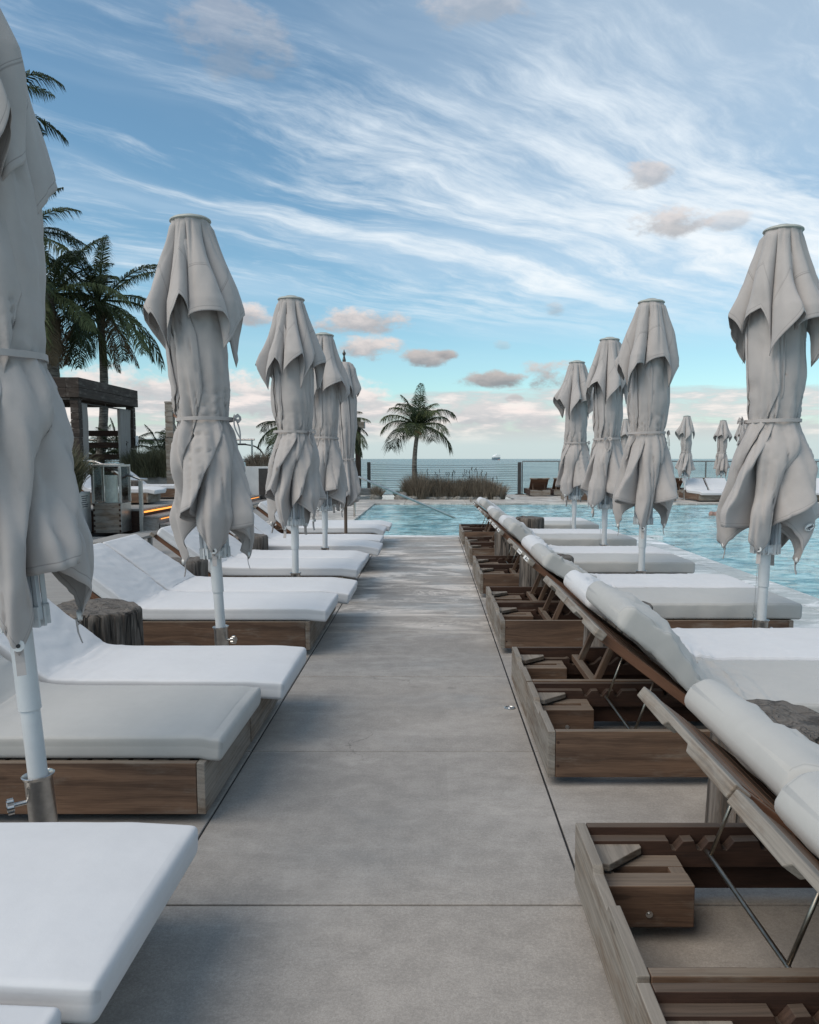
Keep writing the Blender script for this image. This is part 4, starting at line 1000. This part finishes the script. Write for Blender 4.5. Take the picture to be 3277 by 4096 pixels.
for i, (x, y, z, s_) in enumerate(((-10.2, 25.9, 1.7, 41), (-9.3, 27.5, 1.5, 43), (-8.4, 27.0, 1.6, 47), (-12.2, 28.6, 1.6, 52))):
    palm('palm_shrub', (x, y, .4), (x, y, z), 14, 1.5, s_, ['spiky palm shrub right of the cabana post', 'spiky palm shrub behind the green grass bed', 'spiky palm shrub next to the timber block post', 'spiky palm shrub seen through the cabana slats'][i], 'palm shrubs behind the terrace', .1, .07, .6, 0, (5, 80), .05, .30)

# ------------------------------------------------------------------ grasses
def tuft(name, x, y, z, rx, ry, h, nb, seed, mat, label, cat='ornamental grass', group=None, seedheads=0, spread=.5):
    rnd = np.random.RandomState(seed); V = []; G = []; F = []
    a = rnd.uniform(0, 2 * np.pi, nb); q = np.sqrt(rnd.uniform(0, 1, nb)); bx = np.cos(a) * q * rx; by = np.sin(a) * q * ry
    dirx = np.cos(a) * q * spread + rnd.normal(0, .18, nb); diry = np.sin(a) * q * spread + rnd.normal(0, .18, nb)
    hh = h * rnd.uniform(.65, 1.25, nb) * (1 - .35 * q ** 2); w_ = rnd.uniform(.004, .010, nb); ta = rnd.uniform(0, np.pi, nb); tn = np.clip(rnd.uniform(0, 1, nb) * .7 + .3 * rnd.uniform(0, 1, nb), 0, 1)
    lv = [0, .4, .75, 1.0]
    pts = []
    for f in lv:
        pts.append(np.stack([bx + dirx * hh * (f ** 1.7), by + diry * hh * (f ** 1.7), hh * (f - .30 * f ** 3 * np.hypot(dirx, diry))], -1))
    tx = np.stack([np.cos(ta), np.sin(ta), 0 * ta], -1)
    ws = [1.0, .9, .6, .08]
    P = np.concatenate([np.stack([p - tx * (w_ * s_)[:, None], p + tx * (w_ * s_)[:, None]], 1) for p, s_ in zip(pts, ws)], 1)   # nb, 8, 3
    k = np.arange(nb)[:, None] * 8
    for j in range(3): F.append(k + np.array([[2 * j, 2 * j + 1, 2 * j + 3, 2 * j + 2]]))
    V = P.reshape(-1, 3); F = np.concatenate(F); G = np.repeat(np.stack([tn, tn, tn], -1), 8, 0)
    root = empty(name, (x, y, z)); np_mesh('blades', V, F, G, mat, root, smooth=False)
    if seedheads:
        b = MB(); r2 = random.Random(seed)
        for i in range(seedheads):
            sx, sy, sh = r2.uniform(-rx, rx), r2.uniform(-ry, ry), h * r2.uniform(1.05, 1.35); lx, ly = r2.uniform(-.08, .08), r2.uniform(-.08, .08)
            b.tube([(sx, sy, h * .4), (sx + lx, sy + ly, sh)], .004, 4)
            for q_ in range(5):
                z_ = sh - q_ * .025; b.lathe([(.001, -.016), (.016, 0), (.001, .016)], 5, (sx + lx + r2.uniform(-.025, .025), sy + ly + r2.uniform(-.02, .02), z_))
        b.build('seed_heads', 'wood_timber', root)
    tag(root, label, cat, group); return root
gg = 'grass clumps in the bed below the small palm'
for i, (x, y, h, n_, sh) in enumerate(((-.45, 29.75, 1.0, 2600, 2), (.35, 29.9, .86, 2200, 7), (1.05, 29.85, .80, 2200, 9), (1.75, 29.9, .90, 2200, 11), (2.3, 29.7, .70, 1500, 4))):
    tuft('grass_clump', x, y, -.02, .50, .55, h, n_, 60 + i, 'grass_blade', ['tallest grass clump at the foot of the small palm', 'second grass clump of the bed, just right of the palm foot', 'middle grass clump of the bed by the sea', 'grass clump with most seed heads, right half of the bed', 'rightmost low grass clump of the bed, behind the lounger tops'][i], 'ornamental grass', gg, sh, .42)
tuft('grass_clump', -1.05, 29.6, -.02, .3, .35, .42, 500, 71, 'grass_green', 'low dark shrub at the left foot of the grass bed', 'ornamental grass', gg)
tuft('grass_clump', -2.05, 29.75, -.02, .16, .2, .62, 380, 72, 'grass_blade', 'lone small grass tuft on a dark rock in the pond', 'ornamental grass')
b = MB(); b.box(-.9, 2.6, 29.3, 30.6, -.2, .08); tag(b.build('planting_bed', 'rock'), kind='structure')
def rock(x, y, z, r, seed, label, grp):
    bmx = bmesh.new(); bmesh.ops.create_icosphere(bmx, subdivisions=3, radius=r)
    for v in bmx.verts:
        n_ = float(fbm(v.co.x / r * 1.1 + seed, v.co.y / r * 1.1, v.co.z / r * 1.1 + seed, 3)); v.co *= 1 + .25 * n_; v.co.z *= .72
    me = bpy.data.meshes.new('rock'); bmx.to_mesh(me); bmx.free(); me.materials.append(MATS['rock']); me.shade_smooth()
    o = bpy.data.objects.new('rock', me); COL.objects.link(o); o.location = (x, y, z); tag(o, label, 'rock', grp)
rock(-1.1, 29.25, .05, .26, 1, 'pale rough rock at the left end of the grass bed', 'rocks edging the pond')
rock(-.7, 29.2, .02, .17, 2, 'rock right beside the pale rough one at the left end of the bed', 'rocks edging the pond')
rock(-2.1, 29.7, .03, .24, 3, 'dark round rock under the lone tuft in the pond', 'rocks edging the pond')
for i, x in enumerate((.1, .5, 1.0, 1.5, 2.0, 2.45)): rock(x, 29.2, .0, .11 + .05 * ((i * 7) % 3) / 2, 5 + i, '%s small stone from the left along the front of the grass bed' % ORD[i], 'small stones along the grass bed')
# left planters
gl = 'grasses along the left terrace'
b = MB(); b.box(-11.0, -6.93, 11.5, 15.95, 0, .84); o = b.build('planter_wall', 'plaster', bevel=.01); tag(o, 'low white plastered planter wall with recessed step light beside the lantern', 'planter')
f = MB(); f.box(-6.931, -6.921, 15.05, 15.19, .36, .62); f2 = f.build('step_lamp', 'steel', o); k = MB(); k.box(-6.921, -6.918, 15.09, 15.15, .44, .53); k.build('lamp_lens', 'dark', f2)
sg = MB(); sg.box(-6.931, -6.922, 15.45, 15.85, .50, .80); s2 = sg.build('notice_plate', 'paper', o)
tx_ = MB()
for q in range(6): tx_.box(-6.922, -6.920, 15.50 + .02 * (q % 3), 15.80 - .03 * ((q * 5) % 4), .75 - q * .042, .765 - q * .042)
tx_.build('notice_print', 'black_ink', s2)
for i, (x, y, h) in enumerate(((-7.35, 15.3, 1.0), (-7.9, 14.4, 1.05), (-8.2, 15.5, 1.0), (-7.4, 13.6, 1.0))):
    tuft('grass_clump', x, y, .82, .45, .5, h, 1800, 80 + i, 'grass_blade' if i % 2 else 'grass_green', ['wispy grass spilling over the white planter wall, nearest the lantern', 'wispy grass on the white planter, second along', 'grass at the back of the white planter', 'grass on the white planter hidden behind the nearest umbrella'][i], 'ornamental grass', gl, 3, .5)
b = MB(); b.box(-8.75, -7.35, 22.6, 24.6, .45, 1.0); tag(b.build('planter_box', 'wood_plank', bevel=.01), 'low wooden planter behind the terrace loungers', 'planter')
for i, (x, y) in enumerate(((-8.55, 22.9), (-8.1, 22.8), (-7.65, 22.9), (-8.3, 23.9), (-7.7, 24.0))):
    tuft('grass_clump', x, y, .97, .30, .4, .82, 1700, 90 + i, 'grass_green', ['dark green grass clump by the right cabana post', 'dark green grass clump in the middle of the terrace planter', 'dark green grass clump next to the timber block post', 'back left grass clump of the terrace planter', 'back right grass clump of the terrace planter'][i], 'ornamental grass', gl, 2, .35)
for i, (x, y) in enumerate(((-10.6, 19.6), (-10.2, 20.6))):
    tuft('grass_clump', x - .8, y + 6.0, .5, .6, .5, .9, 1500, 97 + i, 'grass_green', ['grass growing inside the cabana shade, left', 'grass growing under the cabana slats, right'][i], 'ornamental grass', gl, 2, .4)

# ------------------------------------------------------------------ cabana, posts, rails, lantern
cab = empty('cabana', (-9.15, 20.4, .45)); H_ = 3.12
def stacked_post(parent, x, y, z0, z1, wd, name='post', mat='wood_timber', seed=0):
    b = MB(); r2 = random.Random(seed); z = z0
    while z < z1 - .01:
        h = min(r2.uniform(.14, .24), z1 - z); j = r2.uniform(-.012, .012)
        b.box(x - wd / 2 + j, x + wd / 2 + j, y - wd / 2 - j, y + wd / 2 - j, z + .003, z + h - .003, ax=0); z += h
    return b.build(name, mat, parent, bevel=.006)
DX, DY = -3.6, 3.7
for i, (x, y) in enumerate(((0, 0), (0, DY), (DX, 0), (DX, DY))): stacked_post(cab, x, y, 0, H_ - .5, .21, seed=i)
for q, (x0, x1, y0, y1) in enumerate(((-.17, .17, -.17, DY + .17), (DX - .17, DX + .17, -.17, DY + .17))):
    for z0, z1 in ((H_ - .5, H_ - .26), (H_ - .255, H_)):
        b = MB(); b.box(x0, x1, y0, y1, z0, z1, ax=1); b.build('roof_beam', 'wood_timber', cab, bevel=.01)
for y in (0, DY):
    for z0, z1 in ((H_ - .502, H_ - .262), (H_ - .257, H_ + .002)):
        b = MB(); b.box(DX + .172, -.172, y - .16, y + .16, z0, z1, ax=0); b.build('roof_beam', 'wood_timber', cab, bevel=.01)
b = MB(); b.box(DX + .18, -.18, .17, DY - .17, H_ - .30, H_ - .27, ax=0); b.build('awning', 'curtain_cloth', cab)
b = MB(); z = .5
while z < 2.2: b.box(DX + .14, DX + .20, .15, DY - .15, z, z + .16, ax=1); z += .30
z = .3
while z < 1.9: b.box(DX + .15, -.15, DY + .02, DY + .08, z, z + .17, ax=0); z += .36
b.build('slats', 'wood_dark', cab, bevel=.004)
b = MB(); b.tube([(-.0, .2, H_ - .62), (0, DY - .2, H_ - .62)], .02, 8); b.tube([(0, DY / 2, H_ - .62), (0, DY / 2, H_ - .5)], .012, 6); b.build('curtain_rod', 'bronze', cab)
def curtain(parent, x, y0, y1, z0, z1, seed, pinch=.8, nf=7):
    rows, cols = 40, 90; t = np.linspace(0, 1, cols); zz_ = np.linspace(z1, z0, rows); T, Z = np.meshgrid(t, zz_)
    f = (z1 - Z) / (z1 - z0); wd = 1 - pinch * .5 * np.exp(-((f - .86) / .16) ** 2) - .12 * f; cy = (y0 + y1) / 2
    Y = cy + (T - .5) * (y1 - y0) * wd; X = x + .05 * np.sin(T * nf * 2 * np.pi + seed + f * .6) * (.5 + .5 * wd) + .01 * vn(T * 9, Z * 2, seed)
    idx = np.arange(rows * cols).reshape(rows, cols); F = np.stack([idx[:-1, :-1], idx[1:, :-1], idx[1:, 1:], idx[:-1, 1:]], -1).reshape(-1, 4)
    np_mesh('curtain', np.stack([X, Y, Z], -1).reshape(-1, 3), F, np.stack([T, T * 0 + .5, Z], -1).reshape(-1, 3), 'curtain_cloth', parent).modifiers.new('s', 'SOLIDIFY').thickness = .006
curtain(cab, .0, DY - .95, DY - .17, .35, H_ - .60, 2); curtain(cab, .0, .18, .62, .4, H_ - .62, 5, .2, 5)
b = MB(); b.box(.155, .175, DY - .1, DY + .08, 1.45, 1.75); b.build('notice_plate', 'paper', cab)
tag(cab, 'dark timber cabana with tied curtains and horizontal slats on the left terrace', 'cabana')
tp_ = empty('timber_post', (-7.2, 21.8, .45)); stacked_post(tp_, 0, 0, 0, 2.62, .21, 'block_column', 'wood_weathered', 9)
b = MB(); b.box(.105, .25, -.05, .05, 2.2, 2.29, ax=0); b.tube([(.2, 0, 2.16), (.2, 0, 2.33)], .05, 14); b.tube([(.25, 0, 2.25), (.30, 0, 2.25)], .025, 8); b.build('lamp', 'lamp_copper', tp_, autos=40)
tag(tp_, 'tall post of stacked timber blocks with a small copper lamp on its right side', 'post')
tp2 = empty('timber_post', (-3.02, 32.6, 0)); b = MB(); b.box(-.11, .11, -.11, .11, 0, 3.2, ax=2); b.build('column', 'wood_timber', tp2, bevel=.01)
b = MB(); b.box(-.02, .28, -.2, .2, 2.75, 3.02); b.build('lamp', 'wood_weathered', tp2, bevel=.01); b = MB()
for q in range(4): b.box(.281, .290, -.16 + .09 * q, -.12 + .09 * q, 2.78, 2.99)
b.build('lamp_grille', 'paper', tp2)
tag(tp2, 'dark timber post with a box lamp behind the slim wooden umbrella', 'post')
b = MB(); b.box(-3.3, -2.3, 32.2, 32.9, 0, .28, ax=0); tag(b.build('timber_block', 'wood_plank', bevel=.01), 'low weathered timber block at the foot of the post by the cable rail', 'block')
# lantern
la = empty('floor_lantern', (-6.50, 15.95, 0), R(2)); w2 = .27
b = MB()
for (x, y) in ((-w2, -w2), (w2, -w2), (-w2, w2), (w2, w2)): b.box(x - .022, x + .022, y - .022, y + .022, .62, 1.34, ax=2)
b.box(-w2 - .022, w2 + .022, -w2 - .022, w2 + .022, 1.342, 1.385); b.box(-.2, .2, -.2, .2, 1.386, 1.405); b.build('frame', 'steel', la, bevel=.003)
b = MB(); b.box(-w2, w2 , -w2 - .02, w2 + .02, .02, .61, ax=0); bs = b.build('base_box', 'wood_weathered', la, bevel=.004)
b = MB()
for q in range(11):
    if q % 2 == 0: b.box(-w2 - .004, -w2 + .035, -w2 - .024, -w2 - .0201, .03 + q * .053, .03 + q * .053 + .045); b.box(w2 - .035, w2 + .004, -w2 - .024, -w2 - .0201, .03 + q * .053, .03 + q * .053 + .045)
b.build('dovetail', 'wood_dark', bs)
b = MB(); b.box(w2 + .001, w2 + .012, -w2 - .02, w2 + .02, .02, .61); b.build('side_panel', 'steel', bs)
b = MB()
for a, c_, d, e in ((-w2 + .03, w2 - .03, -w2 - .003, -w2 + .003), (-w2 + .03, w2 - .03, w2 - .003, w2 + .003)): b.box(a, c_, d, e, .62, 1.34)
for a, c_, d, e in ((-w2 - .003, -w2 + .003, -w2 + .03, w2 - .03), (w2 - .003, w2 + .003, -w2 + .03, w2 - .03)): b.box(a, c_, d, e, .62, 1.34)
b.build('glass_pane', 'glass_clear', la)
b = MB(); b.lathe([(.125, .615), (.125, 1.16), (.11, 1.172), (.02, 1.165)], 28); b.build('candle', 'candle', la, autos=40)
tag(la, 'tall steel and wood floor lantern with glass panes and a thick cream candle', 'lantern')
hr = empty('handrail', (-6.0, 16.2, 0)); b = MB(); b.box(-.035, .035, -.035, .035, 0, 1.06); b.build('post', 'steel', hr, bevel=.004)
b = MB(); b.tube([(.14, 0, 1.075), (-.02, 0, 1.085), (-.92, 0, 1.44), (-1.15, 0, 1.45)], .026, 12); b.build('rail', 'steel', hr, smooth=True); b = MB(); b.box(-.96, -.90, -.03, .03, 0, 1.43); b.build('post', 'steel', hr)
tag(hr, 'square steel post with rail climbing the wooden steps right of the lantern', 'handrail')
lt = empty('low_table', (-4.72, 11.9, 0)); b = MB()
for q in range(5): b.box(-.30, .28, -.62 + q * .25, -.62 + q * .25 + .242, .26, .30, ax=0)
b.build('top', 'wood_plank', lt, bevel=.004); b = MB()
for x, y in ((-.25, -.55), (.23, -.55), (-.25, .55), (.23, .55)): b.box(x - .03, x + .03, y - .03, y + .03, 0, .258, ax=2)
b.build('legs', 'wood_plank', lt); tag(lt, 'low weathered plank table behind the white backrests on the left boardwalk', 'table')
# pool handrail
ph = empty('pool_handrail', (-1.95, 20.4, 0)); b = MB(); b.tube([(-.05, 0, 0), (-.05, 0, .95), (0, 0, 1.03), (.08, 0, 1.03), (2.62, 0, -.06)], .028, 12); b.build('rail', 'steel', ph, smooth=True)
tag(ph, 'long slanting steel handrail running down into the pool', 'handrail')
# cable rail by the sea
cr_ = empty('cable_railing', (0, 33.1, 0))
for x in (-2.62, 3.72):
    b = MB(); b.box(x - .07, x + .07, -.07, .07, 0, 1.36); b.box(x - .16, x + .2, -.12, .12, -.0, .035); b.build('post', 'post_grey', cr_, bevel=.006)
for q in range(13):
    b = MB(); z = .12 + q * .095; b.tube([(-2.6 + 6.3 * k / 12, 0, z - .035 * math.sin(math.pi * k / 12)) for k in range(13)], .0075, 5); b.build('cable', 'rail_grey', cr_)
for x0, x1 in ((-2.5, -1.9), (2.75, 3.62)):
    b = MB(); b.box(x0, x1, .10, .112, .1, 1.34); b.build('glass_panel', 'glass_clear', cr_)
tag(cr_, 'cable railing with two grey posts in front of the sea', 'railing')
def glass_rail(x0, x1, y, label, z=1.42, step=1.55):
    g = empty('glass_railing', (x0, y, 0)); b = MB(); b.box(0, x1 - x0, -.03, .03, z - .05, z); b.build('top_rail', 'rail_grey', g)
    x = 0
    while x < x1 - x0 - .1:
        b = MB(); b.box(x + .02, min(x + step - .02, x1 - x0), -.006, .006, .08, z - .055); b.build('glass_panel', 'glass_clear', g); b = MB(); b.box(x - .022, x + .022, -.03, .03, 0, z - .052); b.build('post', 'rail_grey', g); x += step
    tag(g, label, 'railing', 'glass railings along the sea')
glass_rail(3.85, 27, 33.2, 'long glass railing with dark top rail behind the far loungers')
glass_rail(-14, -3.2, 33.2, 'glass railing glimpsed between the left umbrellas')
tr = empty('glass_railing', (-16, 28.6, 0)); b = MB(); b.tube([(0, 0, 2.16), (9.6, 0, 2.2)], .04, 8); b.build('top_rail', 'steel', tr)
for x in (0, 2.4, 4.8, 7.2, 9.5): b = MB(); b.box(x - .03, x + .03, -.03, .03, 0, 2.17); b.build('post', 'steel', tr)
tag(tr, 'pale high rail crossing behind the cabana and the timber block post', 'railing')
# street lamp, cabinet planter
sl = empty('street_lamp', (-6.62, 30.3, 0)); b = MB(); b.tube([(.25, 0, 0), (.25, 0, 1.3)] + [(.25 - .62 * (1 - math.cos(q * .16)), 0, 1.3 + .72 * math.sin(q * .16)) for q in range(1, 10)] + [(-.55, 0, 2.05)], .028, 8); b.build('arm', 'post_grey', sl, smooth=True)
b = MB(); b.box(-.95, -.5, -.06, .06, 2.02, 2.09); b.build('lamp_head', 'post_grey', sl, bevel=.01); tag(sl, 'curved thin street lamp seen between the second and third left umbrellas', 'street lamp')
pc = empty('planter_cabinet', (-5.75, 26.6, 0)); b = MB(); b.box(-.9, .42, -.4, .4, 0, 1.25); b.build('body', 'plaster', pc, bevel=.01); b = MB(); b.box(.0, .36, -.412, -.402, .1, 1.18); b.build('door', 'post_grey', pc)
tag(pc, 'white planter cabinet with a grey door between the second and third left umbrellas', 'planter')
tuft('grass_clump', -5.8, 26.6, 1.22, .42, .35, .5, 1100, 110, 'grass_blade', 'short grass on top of the white planter cabinet', 'ornamental grass', gl, 2)

# ------------------------------------------------------------------ more loungers: terrace and far side
proto_t = lounger('wood', 'cushion_white', 61, 'left', droop=.03)
ts = [(-6.49 - LL, 17.95, 'terrace lounger with its foot end over the glowing steps'), (-6.75 - LL, 18.77, 'terrace lounger between the front one and the small stump'), (-6.30 - LL, 20.5, 'terrace lounger farthest back, long seat before the green grass')]
for i, (x, y, lb) in enumerate(ts):
    o = proto_t if i == 0 else copy_tree(proto_t); place(o, x, y, .45); tag(o, lb, 'sun lounger', 'loungers on the raised terrace')
stump(-7.55, 19.95, .2, .5, 23, 'log stump between the terrace loungers')
for o in bpy.data.objects:
    if o.get('label') == 'log stump between the terrace loungers': o.location.z = .45
proto_f = lounger('wood', 'cushion_white', 63, 'left', droop=.03)
far = [(10.15, 27.35, -90, 'white far lounger facing the pool, left of the big right umbrella skirt'), (11.0, 27.4, -90, 'white far lounger half hidden behind the big right umbrella skirt'),
       (8.55, 27.3, -90, 'far lounger with white seat end under the distant umbrella'), (4.7, 27.6, 0, 'far lounger with upright white back beside the pale boxes'), 
       (13.7, 27.4, -90, 'brown-backed far lounger at the right edge of the picture'), (14.55, 27.4, -90, 'far lounger just outside beyond the right edge one'),
       (6.9, 27.4, -90, 'far lounger mostly behind the third umbrella from the right')]
for i, (x, y, a, lb) in enumerate(far):
    o = proto_f if i == 0 else copy_tree(proto_f)
    # head points away from the pool: rotate so local +x (foot) runs towards -Y
    if a == -90: place(o, x - .8, y + LL, 0, R(-90))
    else: place(o, x, y, 0, R(a))
    tag(o, lb, 'sun lounger', 'white loungers on the far side of the pool')
proto_b = lounger('wood', 'cushion_white', 64, 'left', droop=.03)
for ch in list(proto_b.children):
    if ch.name.startswith('mattress'): bpy.data.objects.remove(ch)
backs = [(4.75, 31.2, 'far lounger turned away, reddish slatted back standing by the grey rail post'), (5.75, 31.6, 'second far lounger turned away, dark slatted back'), (10.3, 31.6, 'dark slatted back behind the white far loungers'), (11.4, 31.7, 'dark slatted back just left of the big right umbrella')]
for i, (x, y, lb) in enumerate(backs):
    o = proto_b if i == 0 else copy_tree(proto_b); place(o, x, y, 0, R(90)); tag(o, lb, 'sun lounger', 'far loungers turned towards the sea')

# ------------------------------------------------------------------ ship on the horizon
sh = empty('ship', (258, 3120, -4.2), R(4)); b = MB()
b.prism([(-12, 11), (-10.5, 0), (10.5, 0), (12, 11.5)], 'y', -30, 40); b.build('hull', 'hull', sh)
b = MB(); b.box(2, 9.8, -31, -30.2, .1, 3.2); b.build('waterline', 'ship_red', sh)
b = MB(); b.prism([(-11.5, 11.7), (-11.5, 16), (-3.5, 21.5), (11.4, 21.0), (12.2, 11.7)], 'y', -28, 36); b.prism([(-1.5, 21.6), (-1, 28), (1.5, 28), (2.2, 21.6)], 'y', -2, 2); b.build('superstructure', 'ship_white', sh)
tag(sh, 'white and dark blue ship far out on the horizon', 'ship')
# swimmer
def swimmer():
    me = bpy.data.meshes.new('person'); vs = [(0, 0, 0), (.24, 0, .02), (.48, .02, .05), (.62, .03, .10), (.74, .04, .13), (.50, -.18, .06), (.30, -.26, .16), (.12, -.30, .10), (.02, -.31, .0), (.50, .22, .0), (.72, .28, -.12), (-.35, .1, -.12), (-.75, .12, -.2), (-.35, -.1, -.12), (-.75, -.12, -.22)]
    ed = [(0, 1), (1, 2), (2, 3), (3, 4), (2, 5), (5, 6), (6, 7), (7, 8), (2, 9), (9, 10), (0, 11), (11, 12), (0, 13), (13, 14)]
    me.from_pydata(vs, ed, []); o = bpy.data.objects.new('person', me); COL.objects.link(o); me.materials.append(MATS['skin'])
    rr = [.15, .15, .14, .065, .11, .062, .05, .04, .035, .06, .04, .09, .05, .09, .05]
    sk = o.modifiers.new('skin', 'SKIN')
    for i, r_ in enumerate(rr): me.skin_vertices[0].data[i].radius = (r_, r_)
    me.skin_vertices[0].data[0].use_root = True
    s_ = o.modifiers.new('sub', 'SUBSURF'); s_.levels = s_.render_levels = 2
    o.location = (8.33, 21.5, -.12); o.rotation_euler = (0, 0, R(186)); tag(o, 'swimmer mostly under water beside the big right umbrella', 'person')
swimmer()
